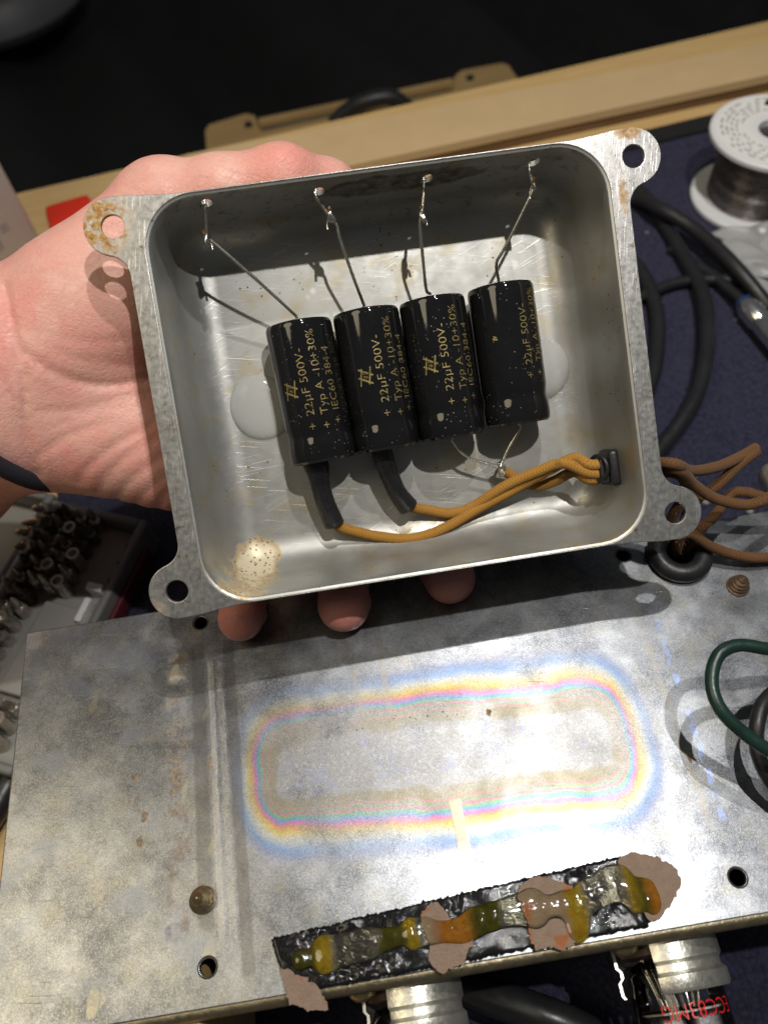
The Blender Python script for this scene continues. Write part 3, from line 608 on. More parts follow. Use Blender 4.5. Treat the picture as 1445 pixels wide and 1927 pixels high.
# prop under the front left corner
v, f = box_data((0, 0, 0), (26, 20, 30), 0.8); wb = mesh('wooden_block', v, f, MB['bench'], matrix=Matrix.Translation((-88 * S, -46 * S, (BZ + 30) * S)))
tag(wb, 'pale pine block under the chassis beside the navy mat', 'block')

# ------------------------------------------------------------------ black foam strip with glue and torn paper
sp0 = thing('foam_strip', 'sticky black foam strip with torn paper and amber glue along the chassis front', 'strip', (0, -42, 0)); so_ = np.array([0, -42, 0])
cor = [at(*p, 0.0)[:2] for p in ((512, 1766), (1166, 1612), (1218, 1744), (545, 1872))]
lo = []
for a, b in zip(cor, cor[1:] + cor[:1]):
    for t in np.linspace(0, 1, 26, endpoint=False): lo.append(a + (b - a) * t + rng.normal(0, 0.16, 2))
lo = [(p[0], p[1] + 42) for p in lo]
NU, NV = 210, 34                              # crinkled sticky top, ragged edges, skirt down to the plate
gU, gV = np.meshgrid(np.linspace(0, 1, NU), np.linspace(0, 1, NV), indexing='ij')
cc = [np.array([p[0], p[1] + 42]) for p in cor]
PX = [(cc[0][i] * (1 - gU) + cc[1][i] * gU) * (1 - gV) + (cc[3][i] * (1 - gU) + cc[2][i] * gU) * gV for i in (0, 1)]
def fbm(seed, cell):
    g = np.random.default_rng(seed); a = g.normal(size=(int(NU / cell) + 3, int(NV / cell) + 3)); x = np.arange(NU) / cell; y = np.arange(NV) / cell
    i = x.astype(int); j = y.astype(int); fx = (x - i)[:, None]; fy = (y - j)[None]; fx = fx * fx * (3 - 2 * fx); fy = fy * fy * (3 - 2 * fy)
    return (a[i][:, j] * (1 - fx) + a[i + 1][:, j] * fx) * (1 - fy) + (a[i][:, j + 1] * (1 - fx) + a[i + 1][:, j + 1] * fx) * fy
crk = np.clip(fbm(5, 18.0) + 0.4, 0, 1.3)     # bubbly in places, smooth in others
PZ = 1.55 + 0.16 * fbm(1, 9.0) + crk * (0.13 * fbm(2, 2.2) + 0.06 * fbm(3, 1.0)) + 0.03 * fbm(4, 4.0)
bord = (gU == 0) | (gU == 1) | (gV == 0) | (gV == 1); PZ[bord] -= 0.35
PX[0] = PX[0] + rng.normal(0, 0.10, gU.shape) * bord; PX[1] = PX[1] + rng.normal(0, 0.16, gU.shape) * bord
Vf = np.stack([PX[0].ravel(), PX[1].ravel(), PZ.ravel()], 1); Ff = [(i * NV + j, i * NV + j + 1, (i + 1) * NV + j + 1, (i + 1) * NV + j) for i in range(NU - 1) for j in range(NV - 1)]
rimi = [i * NV for i in range(NU)] + [(NU - 1) * NV + j for j in range(1, NV)] + [i * NV + NV - 1 for i in range(NU - 2, -1, -1)] + [j for j in range(NV - 2, 0, -1)]
o_ = len(Vf); Vf = np.vstack([Vf, np.column_stack([Vf[rimi][:, :2], np.full(len(rimi), 0.01)])])
Ff += [(rimi[k], rimi[(k + 1) % len(rimi)], o_ + (k + 1) % len(rimi), o_ + k) for k in range(len(rimi))]
mesh('foam_backing', Vf, Ff, MB['bitumen'], sp0, angle=70)
def paper(pts, z, seed):
    g = np.random.default_rng(seed); P = [at(*p, z)[:2] for p in pts]; out = []
    for a, b in zip(P, P[1:] + P[:1]):
        L = np.linalg.norm(b - a); k = max(2, int(L / 0.5))
        for t in np.linspace(0, 1, k, endpoint=False): out.append(a + (b - a) * t + g.normal(0, 0.17, 2))
    me = fill_plate([[(p[0], p[1] + 42) for p in out]], 0.35, 0.08, z)
    bm = bmesh.new(); bm.from_mesh(me); bm.to_mesh(me); bm.free(); return link('paper_scrap', me, MB['paper'], sp0)
paper([(528, 1822), (545, 1824), (556, 1834), (575, 1838), (592, 1850), (600, 1862), (616, 1884), (617, 1902), (600, 1900), (580, 1902), (560, 1893), (545, 1890), (538, 1868)], 2.35, 1)
paper([(811, 1695), (826, 1701), (840, 1716), (848, 1730), (845, 1742), (870, 1756), (887, 1765), (893, 1777), (878, 1791), (875, 1811), (855, 1820), (832, 1833), (814, 1820), (807, 1806), (808, 1780), (800, 1758), (791, 1739), (794, 1716)], 2.35, 2)
paper([(1017, 1648), (1043, 1655), (1075, 1668), (1081, 1686), (1083, 1703), (1107, 1730), (1104, 1753), (1083, 1767), (1072, 1782), (1060, 1788), (1037, 1782), (1008, 1790), (999, 1770), (992, 1741), (982, 1712), (973, 1683), (979, 1666), (996, 1654)], 2.35, 3)
paper([(1166, 1613), (1188, 1605), (1214, 1607), (1240, 1612), (1243, 1619), (1264, 1625), (1272, 1637), (1284, 1658), (1278, 1671), (1270, 1692), (1258, 1709), (1238, 1732), (1226, 1735), (1214, 1727), (1208, 1700), (1197, 1680), (1182, 1651), (1162, 1622)], 2.35, 4)
ang = math.atan2(cor[1][1] - cor[0][1], cor[1][0] - cor[0][0])
RZ = np.array([[math.cos(ang), -math.sin(ang), 0], [math.sin(ang), math.cos(ang), 0], [0, 0, 1]])
GL = [((565, 1806), (1.8, 2.0, 1.2), 'olive'), ((608, 1797), (2.6, 3.7, 1.5), 'amber'), ((652, 1785), (4.6, 3.4, 1.6), 'clear'), ((693, 1775), (3.2, 3.1, 1.5), 'clear'), ((735, 1765), (4.2, 2.1, 1.2), 'olive'),
      ((772, 1757), (1.5, 3.0, 1.4), 'amber'), ((797, 1752), (3.2, 3.0, 1.0), 'clear'), ((846, 1752), (4.0, 2.2, 1.2), 'orange'), ((872, 1760), (2.4, 1.6, 1.0), 'orange'), ((902, 1731), (3.8, 3.0, 1.3), 'olive'), ((925, 1725), (0.9, 2.2, 1.1), 'amber'),
      ((955, 1716), (3.6, 3.0, 1.6), 'clear'), ((1003, 1709), (3.5, 4.2, 1.5), 'clear'), ((1037, 1706), (1.6, 1.8, 1.3), 'clear'), ((1064, 1702), (2.6, 3.0, 1.5), 'clear'), ((1090, 1722), (2.0, 2.4, 1.0), 'orange'), ((1087, 1750), (2.2, 2.6, 0.8), 'orange'),
      ((1110, 1684), (3.2, 3.4, 1.4), 'clear'), ((1155, 1663), (3.7, 4.0, 1.6), 'clear'), ((1184, 1672), (1.6, 4.0, 1.4), 'amber'), ((1222, 1690), (2.2, 3.6, 1.0), 'orange'), ((1206, 1668), (2.0, 1.4, 0.8), 'orange'), ((1196, 1700), (1.6, 1.6, 1.0), 'olive')]
h_ = 0.3; lo_ = np.array([-46.0, -12.0, 0.0]); gx_, gy_, gz_ = [np.arange(lo_[i], e, h_) for i, e in enumerate((48.0, 16.0, 6.0))]
GX_, GY_, GZ_ = np.meshgrid(gx_, gy_, gz_, indexing='ij'); Dg = np.full(GX_.shape, 9.0)
ca, sa = math.cos(ang), math.sin(ang)
for p, r_, m_ in GL:
    q = at(*p, 2.5); dx_, dy_, dz_ = GX_ - q[0], GY_ - (q[1] + 42), GZ_ - 2.05; u_ = (dx_ * ca + dy_ * sa) / (r_[0] * 1.12); v_ = (-dx_ * sa + dy_ * ca) / r_[1]; w_ = dz_ / (r_[2] * 0.95)
    k0 = np.sqrt(u_ * u_ + v_ * v_ + w_ * w_) + 1e-6; d_ = (k0 - 1) * min(r_[2], 1.2); hh_ = np.clip(0.5 + 0.5 * (Dg - d_) / 0.9, 0, 1); Dg = Dg * (1 - hh_) + d_ * hh_ - 0.9 * hh_ * (1 - hh_)
gv, gf = nets(Dg, h_, lo_); mesh('glue_ribbon', gv, gf, MB['ribbon'], sp0, angle=0)

# ------------------------------------------------------------------ valves and their holders on the front wall
def mirror_text(body, length, height):
    V, F = text_data(body); V = V.copy(); V[:, 0] *= length / V[:, 0].max(); V[:, 1] = (V[:, 1] - V[:, 1].min()); V[:, 1] *= height / V[:, 1].max(); return V, F
def valve(px_, py_, lab_s, lab_t, text):
    q = at(px_, py_, -18.0); fy = yf(q[0]) - 0.2
    hs = thing('valve_holder', lab_s, 'valve holder', (q[0], fy, -18), group=None)
    axis = ((1, 0, 0), (0, 0, 1), (0, -1, 0))
    v, f = lathe([(0, 0.1), (10.6, 0.1), (10.6, 3.6), (8.5, 4.4), (0, 4.4)], 40, axis); mesh('holder_disc', v, f, MB['socket'], hs)
    # two curved aluminium skirts with a rolled groove
    for a0, a1, nm in ((25, 118, 'skirt'), (-178, -95, 'skirt')):
        prof = [(12.2, 0.2), (12.2, 5.2), (11.5, 6.0), (11.5, 7.4), (12.4, 8.2), (12.4, 10.6), (12.0, 11.4)]
        V = []; F = []; nA = 24; nP = len(prof)
        for j in range(nA):
            a = math.radians(a0 + (a1 - a0) * j / (nA - 1))
            for th in (0.0, -0.7):
                for r_, h_ in prof: V.append(((r_ + th) * math.cos(a), -h_, (r_ + th) * math.sin(a)))
        def I(j, t, k): return (j * 2 + t) * nP + k
        for j in range(nA - 1):
            for k in range(nP - 1):
                F.append((I(j, 0, k), I(j, 0, k + 1), I(j + 1, 0, k + 1), I(j + 1, 0, k))); F.append((I(j, 1, k), I(j + 1, 1, k), I(j + 1, 1, k + 1), I(j, 1, k + 1)))
            F.append((I(j, 0, nP - 1), I(j, 1, nP - 1), I(j + 1, 1, nP - 1), I(j + 1, 0, nP - 1)))
        for j in (0, nA - 1):
            for k in range(nP - 1): F.append((I(j, 0, k), I(j, 1, k), I(j, 1, k + 1), I(j, 0, k + 1)))
        mesh(nm, V, F, MB['alu'], hs)
    v, f = lathe([(0, 3.4), (1.6, 3.2), (2.8, 2.2), (3.2, 0.6), (3.2, 0.0)], 28, axis, org=(-11.0, 0, 10.0)); mesh('rivet', v, f, MB['brass'], hs)
    v, f = box_data((-11.0, -0.5, 5.0), (3.6, 0.5, 6.0), 0.3); mesh('bracket', v, f, MB['alu'], hs)
    tb = thing('vacuum_tube', lab_t, 'vacuum tube', (q[0], fy - 4.6, -18)); R_ = 10.3
    prof = [(0, 0.0), (6, 0.0), (8.6, 0.8), (9.9, 3.0), (R_, 6.0), (R_, 38), (9.4, 42), (6, 45.5), (2, 46.6), (1.2, 50), (0, 50.6)]
    v, f = lathe(prof, 44, axis); o = mesh('glass_envelope', v, f, MB['glass'], tb, angle=0)
    for k in range(9):
        a = 2 * math.pi * k / 10 + 0.4; tube('pin', [(6 * math.cos(a), 4.2, 6 * math.sin(a)), (6 * math.cos(a), -1.6, 6 * math.sin(a)), (5 * math.cos(a), -5.5, 5 * math.sin(a)), (4 * math.cos(a), -10, 4 * math.sin(a))], 0.45, MB['wire'], tb, seg=8)
    v, f = lathe([(8.9, 10.2), (8.9, 10.6), (0, 10.6)], 32, axis); v2, f2 = lathe([(0, 10.2), (8.9, 10.2)], 32, axis); mesh('mica_disc', *join_data([(v, f), (v2, f2)]), MB['mica'], tb)
    for sx in (-1, 1):
        v, f = box_data((sx * 3.9, -22, 0), (3.2, 11, 4.6), 1.2); mesh('anode_plate', v, f, MB['plate'], tb)
    if text:
        V, F = mirror_text(text, 17.0, 3.0)
        # letters run round the glass, read with the base end up
        W = []
        for x_, y_, _ in V:
            a = math.radians(34) + (x_) / R_; rr = R_ + 0.05; W.append((rr * math.cos(a), -(8.8 + y_), rr * math.sin(a)))
        mesh('red_lettering', W, F, MB['red'], tb, smooth=False)
        disc = [(0.0, 0.0)] + [(3.6 * math.cos(t), 3.6 * math.sin(t)) for t in np.linspace(0, 2 * math.pi, 28, endpoint=False)]
        W = []
        for x_, y_ in disc:
            a = math.radians(80) + x_ / R_; W.append(((R_ + 0.05) * math.cos(a), -(17.2 + y_), (R_ + 0.05) * math.sin(a)))
        mesh('red_emblem', W, [(0, 1 + k, 1 + (k + 1) % 28) for k in range(28)], MB['red'], tb, smooth=False)
    return hs, tb
valve(778, 1862, 'ribbed aluminium valve holder below the torn paper scrap with amber glue', 'clear glass vacuum tube without lettering in the valve holder near the wooden block', None)
valve(1246, 1776, 'ribbed aluminium valve holder below the bare bright corner of the chassis', 'clear glass vacuum tube with red lettering over the navy mat', 'ECC83MG')

# ------------------------------------------------------------------ the metal box
bx = thing('metal_box', 'open rectangular tin box with four holed ears held up over the chassis', 'box', matrix=BOXM)
D = 28.0
OPX, OPY, OPR = 52.0, 45.3, 11.0
def rrect(hx, hy, r, n=10, cy=0.0):
    P = []
    for cx_, cy_, a0 in ((hx - r, hy - r, 0), (-hx + r, hy - r, 90), (-hx + r, -hy + r, 180), (hx - r, -hy + r, 270)):
        for k in range(n + 1):
            a = math.radians(a0 + 90 * k / n); P.append((cx_ + r * math.cos(a), cy + cy_ + r * math.sin(a)))
    # points along the straight sides for smooth shading
    Q = []
    for a, b in zip(P, P[1:] + P[:1]):
        Q.append(a)
        if math.dist(a, b) > 8:
            for t in np.linspace(0, 1, 13)[1:-1]: Q.append((a[0] + (b[0] - a[0]) * t, a[1] + (b[1] - a[1]) * t))
    return Q
def ring(ins, z): return [(x_, y_, z) for x_, y_ in rrect(OPX - ins, OPY - ins, max(2.0, OPR - ins))]
inner = [(-0.9, 0.05), (-0.3, 0.35), (0.0, 1.0), (0.25, 4.0), (0.55, 8.0), (0.9, 13), (1.3, 18.5)]
for k in range(1, 9):
    a = math.radians(90 * k / 8); inner.append((1.3 + 8.5 * (1 - math.cos(a)), 18.5 + 9.5 * math.sin(a)))
inner += [(10.4, 28.0), (12.0, 28.0)]
outerp = [(-0.92, 0.1), (-0.75, 4), (-0.4, 12), (0.1, 19)]
for k in range(1, 9):
    a = math.radians(90 * k / 8); outerp.append((0.1 + 9.2 * (1 - math.cos(a)), 19 + 9.9 * math.sin(a)))
V = []; loops = []
for ins, z_ in inner: loops.append(len(V)); V += ring(ins, z_)
N = len(ring(0, 0))
for ins, z_ in outerp: loops.append(len(V)); V += ring(ins, z_)
F = []
ni, no = len(inner), len(outerp)
def strip(a, b, flip):
    for k in range(N):
        q = (a + k, a + (k + 1) % N, b + (k + 1) % N, b + k); F.append(q if not flip else q[::-1])
for i in range(ni - 1): strip(loops[i], loops[i + 1], False)
F.append(tuple(loops[ni - 1] + k for k in range(N)))
for i in range(no - 1): strip(loops[ni + i], loops[ni + i + 1], True)
F.append(tuple(loops[ni + no - 1] + k for k in range(N))[::-1])
strip(loops[0], loops[ni], True)
shell = mesh('shell', V, F, MB['box'], bx, smooth=False)
bm = bmesh.new(); bm.from_mesh(shell.data); bmesh.ops.recalc_face_normals(bm, faces=bm.faces); bm.to_mesh(shell.data); bm.free()
# four small holes through the top wall
WH = [by(388, 376, -45.4), by(600, 353, -45.4), by(805, 328, -45.4), by(1006, 298, -45.4)]
cut = []
for h in WH: cut.append(lathe([(1.3, -6), (1.3, 6)], 16, ((1, 0, 0), (0, 0, -1.7), (0, 1, 0)), org=(h[0], -46.2, h[2] + 1.0)))
cutter = mesh('cutter', *join_data(cut), None, None, BOXM, smooth=False)
bm = bmesh.new(); bm.from_mesh(cutter.data); bmesh.ops.recalc_face_normals(bm, faces=bm.faces); bm.to_mesh(cutter.data); bm.free()
md = shell.modifiers.new('holes', 'BOOLEAN'); md.operation = 'DIFFERENCE'; md.object = cutter; md.solver = 'EXACT'
bpy.context.view_layer.update()
me2 = bpy.data.meshes.new_from_object(shell.evaluated_get(bpy.context.evaluated_depsgraph_get()))
shell.modifiers.clear(); shell.data = me2; bpy.data.objects.remove(cutter); finish(me2, True, 32)
# rim plate with ears
EX, EY, ER = 59.0, 41.2, 6.4
def rim_outline():
    P = []
    hx, hy = 57.0, 46.5
    def corner(sx, sy):                      # one ear, travelled so that the outline stays in order
        pts = []
        rf = 5.0; cx_ = hx + rf; dy_ = math.sqrt((ER + rf) ** 2 - (cx_ - EX) ** 2); cy_ = EY - dy_
        aend = math.degrees(math.atan2(cy_ - EY, cx_ - EX))
        for k in range(26):
            a = math.radians(90 + (aend - 90) * k / 25); pts.append((EX + ER * math.cos(a), EY + ER * math.sin(a)))
        for k in range(1, 11):
            a = math.radians(aend + 180 + (180 - (aend + 180)) * k / 10); pts.append((cx_ + rf * math.cos(a), cy_ + rf * math.sin(a)))
        pts = [(EX - 14, hy), (EX - 8, hy + 0.5), (EX - 4, hy + 1.0)] + pts
        return [(sx * x_, sy * y_) for x_, y_ in pts]
    c1 = corner(1, 1); c2 = corner(1, -1)[::-1]; c3 = corner(-1, -1); c4 = corner(-1, 1)[::-1]
    return c1 + c2 + c3 + c4
loops2 = [rim_outline(), rrect(OPX + 0.8, OPY + 0.8, OPR + 0.8)[::-1]] + [circle(sx * EX, sy * EY, 2.55, 28)[::-1] for sx in (-1, 1) for sy in (-1, 1)]
rm = fill_plate(loops2, 1.2, 0.2, 0.0); rm.transform(Matrix.Translation((0, 0, 1.05 * S))); link('rim', rm, MB['rim'], bx)
# stubs of wire soldered through the holes
JO = [bz(388, 446, 9.0), bz(621, 406, 9.5), bz(793, 400, 9.5), bz(1003, 348, 8.5)]
for k, (h, j) in enumerate(zip(WH, JO)):
    hh = np.array([h[0] - 0.9, -44.9, h[2] + 2.6])
    P = spline([hh + [0.3, -1.6, 0.2], hh + [0, 0.9, -0.1], hh * 0.55 + j * 0.45 + [(-1) ** k * 0.25, 0, -0.3], j + [0, 0.6, 0]], 6)
    s_ = tube('wire_stub', P, 0.42, MB['wire'], bx, seg=10)
    v, f = blob_data(hh + [-0.2, -0.1, 0.1], (0.75, 0.5, 0.8), 2, 0.25, 5 + k); mesh('solder_fillet', v, f, MB['solder'], s_)
    v, f = blob_data(j + [0, 0.3, 0], (0.85, 1.75, 0.85), 3, 0.28, 40 + k); mesh('solder_joint', v, f, MB['solder'], s_)
    v, f = blob_data(j + [0.1, -1.2, -0.25], (0.62, 0.75, 0.62), 2, 0.3, 60 + k); mesh('flux_residue', v, f, MB['flux'], s_)
    tube('wire_end', [j + [-0.3, 0.2, 0], j + [(-1) ** k * 0.9, 1.6, 0.6], j + [(-1) ** k * 1.0, 2.9, 0.6]], 0.34, MB['solder'], s_, seg=8)

# ------------------------------------------------------------------ capacitors
CR, CL = 8.35, 35.0
CAPS = [(-22.6, -17.9, -21.2, -8), (-5.5, -18.5, -4.9, 5), (11.4, -19.0, 11.8, 0), (29.1, -19.9, 29.2, 20)]
LABS = ['black capacitor with gold print glued beside the round glue blob', 'black capacitor with gold print and smudged first digit, second of the four in the box',
        'black capacitor with gold print and crisp emblem, third of the four in the box', 'black capacitor with scratched sleeve and mostly missing emblem, nearest the wire clip']
def cap_profile():
    p = [(0.0, 0.55), (5.6, 0.55), (6.2, 0.1), (7.5, 0.0), (8.05, 0.22), (8.3, 0.8), (CR, 1.6), (CR, 14), (CR, 24.6), (8.30, 25.8), (8.08, 27.2), (7.98, 28.0), (8.06, 28.8), (8.28, 30.0), (8.37, 31.2), (8.37, 33.2), (8.2, 34.3), (7.6, 34.9), (6.6, 35.0), (6.0, 34.6), (0, 34.5)]
    return p
AXC = ((1, 0, 0), (0, 0, -1), (0, 1, 0))      # axial = +y of the box
def wrap(V2, u0, t0, lx, ly, swap=True):
    # V2 columns: along the text, up of the letters; text runs towards the top end of the can, letters' up towards -x
    W = []
    for a, b in V2:
        th = u0 - b * ly / CR; r_ = CR + 0.045; t = t0 - a * lx; W.append((r_ * math.sin(th), t, -r_ * math.cos(th)))
    return np.array(W)
def put_text(parent, body, th_deg, start, end, h, mat, name='gold_lettering'):
    V, F = text_data(body); L = V[:, 0].max(); y0 = 0.0
    hh = 0.70
    W = wrap(V[:, :2], math.radians(th_deg) + h / 2 / CR, start, (start - end) / L, h / hh)
    return mesh(name, W, F, mat, parent, smooth=False)
for k, ((xt, yt, xb, a1), lb) in enumerate(zip(CAPS, LABS)):
    ax_y = np.array([xb - xt, CL, 0.0]); ax_y /= np.linalg.norm(ax_y); ex = np.cross(ax_y, [0, 0, 1.0]); ex /= np.linalg.norm(ex); ez = np.cross(ex, ax_y)
    L4 = Matrix.Identity(4)
    for i in range(3):
        for j, e in enumerate((ex, ax_y, ez)): L4[i][j] = e[i]
    pos = (xt, yt, D - CR - 0.12)
    for i in range(3): L4[i][3] = pos[i] * S
    cp = thing('electrolytic_capacitor', lb, 'capacitor', matrix=BOXM @ L4, group='capacitors glued side by side in the tin box')
    v, f = lathe(cap_profile(), 64, AXC); mesh('sleeve', v, f, MB['sleeve'], cp, angle=30)
    v, f = lathe([(0, 34.62), (5.8, 34.72), (6.0, 34.3)], 40, AXC); mesh('end_seal', v, f, MB['rubber'], cp)
    if k == 3: items = [('22µF 500V-', a1, 20.8, 6.0), ('Typ A -10+30%', a1 + 23, 20.3, 2.2), ('IEC60 384-4', a1 + 45, 20.0, 6.0)]
    else: items = [('22µF 500V-', a1, 23.4, 7.2), ('Typ A -10+30%', a1 + 24, 23.6, 3.0), ('IEC60 384-4', a1 + 46, 22.8, 7.4)]
    for i, (t_, th, s0, s1) in enumerate(items):
        put_text(cp, t_, th, s0, s1, 2.0, MB['print'])
        put_text(cp, '+', th, s0 + 3.4, s0 + 1.9, 2.15, MB['print'], 'plus_mark')
    if k < 3: put_text(cp, ('4070857/58 MN', '4070857/58 MN', '4070857/58 MN')[k], a1 + 68, 24.0, 5.0, 2.0, MB['faint'])
    # emblem: slanted frame with F&T
    g = []
    def bar(p, q, w_):
        p = np.array(p, float); q = np.array(q, float); d = (q - p) / np.linalg.norm(q - p); n_ = np.array([-d[1], d[0]]) * w_ / 2
        m = 4; pts = []
        for t in np.linspace(0, 1, m + 1): pts += [p + (q - p) * t - n_, p + (q - p) * t + n_]
        g.append((np.array(pts), [(2 * i, 2 * i + 2, 2 * i + 3, 2 * i + 1) for i in range(m)]))
    if k < 3:
        bar((-2.2, 1.55), (2.0, 0.75), 0.34); bar((-2.0, -0.75), (2.2, -1.55), 0.34); bar((-1.9, -1.7), (-0.1, 1.9), 0.40); bar((0.1, -1.9), (1.9, 1.7), 0.40)
        V2 = np.vstack([q for q, _ in g]); F2 = []; o_ = 0
        for q, f in g: F2 += [tuple(i + o_ for i in t) for t in f]; o_ += len(q)
        mesh('emblem_frame', wrap(V2, math.radians(a1 - 26), 16.6, 1, 1), F2, MB['print'], cp, smooth=False)
        V, F = text_data('F&T'); V = V[:, :2] * np.array([1.9 / V[:, 0].max(), 1.15 / 0.72]); V = V - np.array([0.95, 0.55]); V[:, 0] += V[:, 1] * 0.35
        mesh('emblem_letters', wrap(V, math.radians(a1 - 26), 16.6, 1, 1), F, MB['print'], cp, smooth=False)
    else:
        bar((-0.8, 0.6), (0.5, 0.2), 0.3); bar((-0.3, -0.5), (0.1, 0.7), 0.34); bar((0.2, -0.4), (0.7, 0.5), 0.26)
        V2 = np.vstack([q for q, _ in g]); F2 = []; o_ = 0
        for q, f in g: F2 += [tuple(i + o_ for i in t) for t in f]; o_ += len(q)
        mesh('emblem_remnant', wrap(V2, math.radians(a1 - 52), 13.5, 1, 1), F2, MB['print'], cp, smooth=False)
    inv = np.array([ex, ax_y, ez])
    def loc(p): return inv @ (np.array(p) - np.array(pos))
    # lead from the top end to its joint
    bends = [[bz(404, 458, 9.6), bz(470, 515, 13), bz(545, 583, 18.4)], [bz(634, 424, 10), bz(640, 450, 11), bz(668, 530, 15)], [bz(790, 425, 10.2), bz(796, 490, 14), bz(802, 545, 18)], [bz(998, 368, 9), bz(950, 465, 14), bz(934, 495, 16.2)]][k]
    P = spline([loc(JO[k] + [0, 0.3, 0])] + [loc(p) for p in bends] + [np.array([0, -1.6, 0.0]), np.array([0, 0.7, 0])], 7)
    tube('lead', P, 0.40, MB['wire'], cp, seg=10)
    if k >= 2:
        JP = bz(941, 880, 21.0); mid = bz(880, 860, 20.5) if k == 2 else bz(955, 846, 20.5)
        P = spline([np.array([0, 34.4, 0]), np.array([0.2, 36.2, 0.2]), loc(mid), loc(JP)], 7); ld = tube('lead', P, 0.40, MB['wire'], cp, seg=10)
        if k == 3:
            v, f = blob_data(loc(JP), (1.0, 1.5, 1.0), 3, 0.3, 77); mesh('solder_joint', v, f, MB['solder'], ld)
            tube('wire_end', [loc(JP), loc(bz(942, 897, 21.5))], 0.55, MB['solder'], ld, seg=8)

# ------------------------------------------------------------------ hot glue
def dome(name, c, rx, ry, h, lab, mat, ang=0, seed=0):
    V = []; F = []; nr, na = 10, 48; g = np.random.default_rng(seed); ph = g.uniform(0, 6, 3)
    for i in range(nr + 1):
        t = i / nr; rr = math.sin(t * math.pi / 2); zz = math.cos(t * math.pi / 2) ** 0.8
        for j in range(na):
            a = 2 * math.pi * j / na; wv = 1 + 0.035 * math.sin(2 * a + ph[0]) + 0.02 * math.sin(3 * a + ph[1])
            V.append((rx * rr * wv * math.cos(a), ry * rr * wv * math.sin(a), -h * zz))
    for i in range(nr):
        for j in range(na): F.append((i * na + j, i * na + (j + 1) % na, (i + 1) * na + (j + 1) % na, (i + 1) * na + j))
    F.append(tuple(nr * na + j for j in range(na))[::-1])
    o = mesh(name, V, F, mat, matrix=BOXM @ Matrix.Translation([v * S for v in c]), angle=75); return tag(o, lab, 'glue blob')
c = bz(492, 765, 26); dome('glue_blob', (c[0], c[1], D - 0.05), 8.2, 8.6, 2.7, 'round milky hot glue blob on the box floor against the left capacitor', MB['glue'], seed=3)
c = bz(1022, 690, 26); dome('glue_blob', (c[0], c[1], D - 0.05), 7.4, 7.8, 4.6, 'oval milky hot glue blob squeezed out beside the scratched capacitor', MB['glue'], seed=4)
# ------------------------------------------------------------------ clip and cloth wires
GX = 51.2
gp = bxp(1143, 880, GX - 1.5)
cg = thing('wire_clip', 'black plastic wire clip with looped tie on the box wall', 'wire clip', matrix=BOXM @ Matrix.Translation((GX * S, gp[1] * S, gp[2] * S)))
v, f = box_data((-0.9, 0, 0), (1.4, 4.6, 4.4), 1.1); mesh('clip_plate', v, f, MB['rubber'], cg)
v, f = box_data((-2.9, 0.6, 0.4), (1.5, 3.4, 3.0), 0.7); mesh('clip_block', v, f, MB['rubber'], cg)
a_ = np.linspace(0.3, 2 * math.pi + 0.3, 28); tube('tie_loop', [(-4.3 - 1.4 * math.cos(t), -0.4 + 3.1 * math.sin(t), -1.2 + 2.6 * math.cos(t)) for t in a_], 0.5, MB['rubber'], cg, seg=8)
def fray(parent, P, r_, cnt):               # loose fibres standing off a cloth braid
    parts = []
    for _ in range(cnt):
        i = rng.integers(1, len(P) - 1); t = P[i + 1] - P[i - 1]; t = t / np.linalg.norm(t); d = np.cross(t, rng.normal(size=3)); d /= np.linalg.norm(d); L = rng.uniform(0.4, 1.5)
        a = P[i] + d * r_ * 0.92; b = a + d * L * 0.5 + t * L * rng.uniform(-0.8, 0.8); c = b + rng.normal(0, 0.35, 3) * L; w_ = np.cross(d, t) * 0.035
        parts.append((np.array([a - w_, a + w_, b + w_, b - w_, c]), [(0, 1, 2, 3), (3, 2, 4)]))
    o = mesh('frayed_fibres', *join_data(parts), MB['fibre'], parent, smooth=False); o['kind'] = 'stuff'
def inbox(pts): return [bz(*p) for p in pts]
OUT0 = b2w([57.5, gp[1] + 0.5, gp[2]])[0]
def wire(lab, inside, outside, split):
    pin = np.array(inside); pw = b2w(pin); pout = np.array(outside) if len(outside) else np.zeros((0, 3))
    th = thing('cloth_wire', lab, 'wire', pw[0]); o_ = pw[0]
    allp = np.vstack([pw, pout]) if len(pout) else pw
    P = spline(allp, 9) - o_; k = len(spline(pw, 9))
    tube('tan_braid', P[:k + 1], 1.42, MB['cloth'], th, seg=14, wob=0.02)
    if len(pout): tube('brown_braid', P[k - 1:], 1.4, MB['cloth_old'], th, seg=14, wob=0.02); fray(th, P[k - 1:], 1.4, 60)
    fray(th, P[:k], 1.42, 70)
    return th, o_
ge = [GX + 1.5, gp[1] + 0.4, gp[2]]; gi = [GX - 6.0, gp[1] + 0.2, gp[2] + 0.1]
def W(px_, py_, z_): return at(px_, py_, z_)
zA = 26.2
wa, oa = wire('tan cloth wire with long sweeping bend from the first heat shrink sleeve',
    inbox([(618, 962, 22), (634, 988, 23.5), (668, 1000, 25), (715, 1010, 26.2), (772, 1014, 26.2), (830, 997, 26), (900, 957, 25), (965, 922, 22.5), (1030, 886, 19.5), (1080, 862, 17)]) + [np.array(gi) + [0, -1.6, -1.2], np.array(ge) + [0, -1.4, -1]],
    [W(1262, 872, 36), W(1300, 886, 30), W(1350, 878, 26), W(1395, 858, 24), W(1423, 842, 24)], 0)
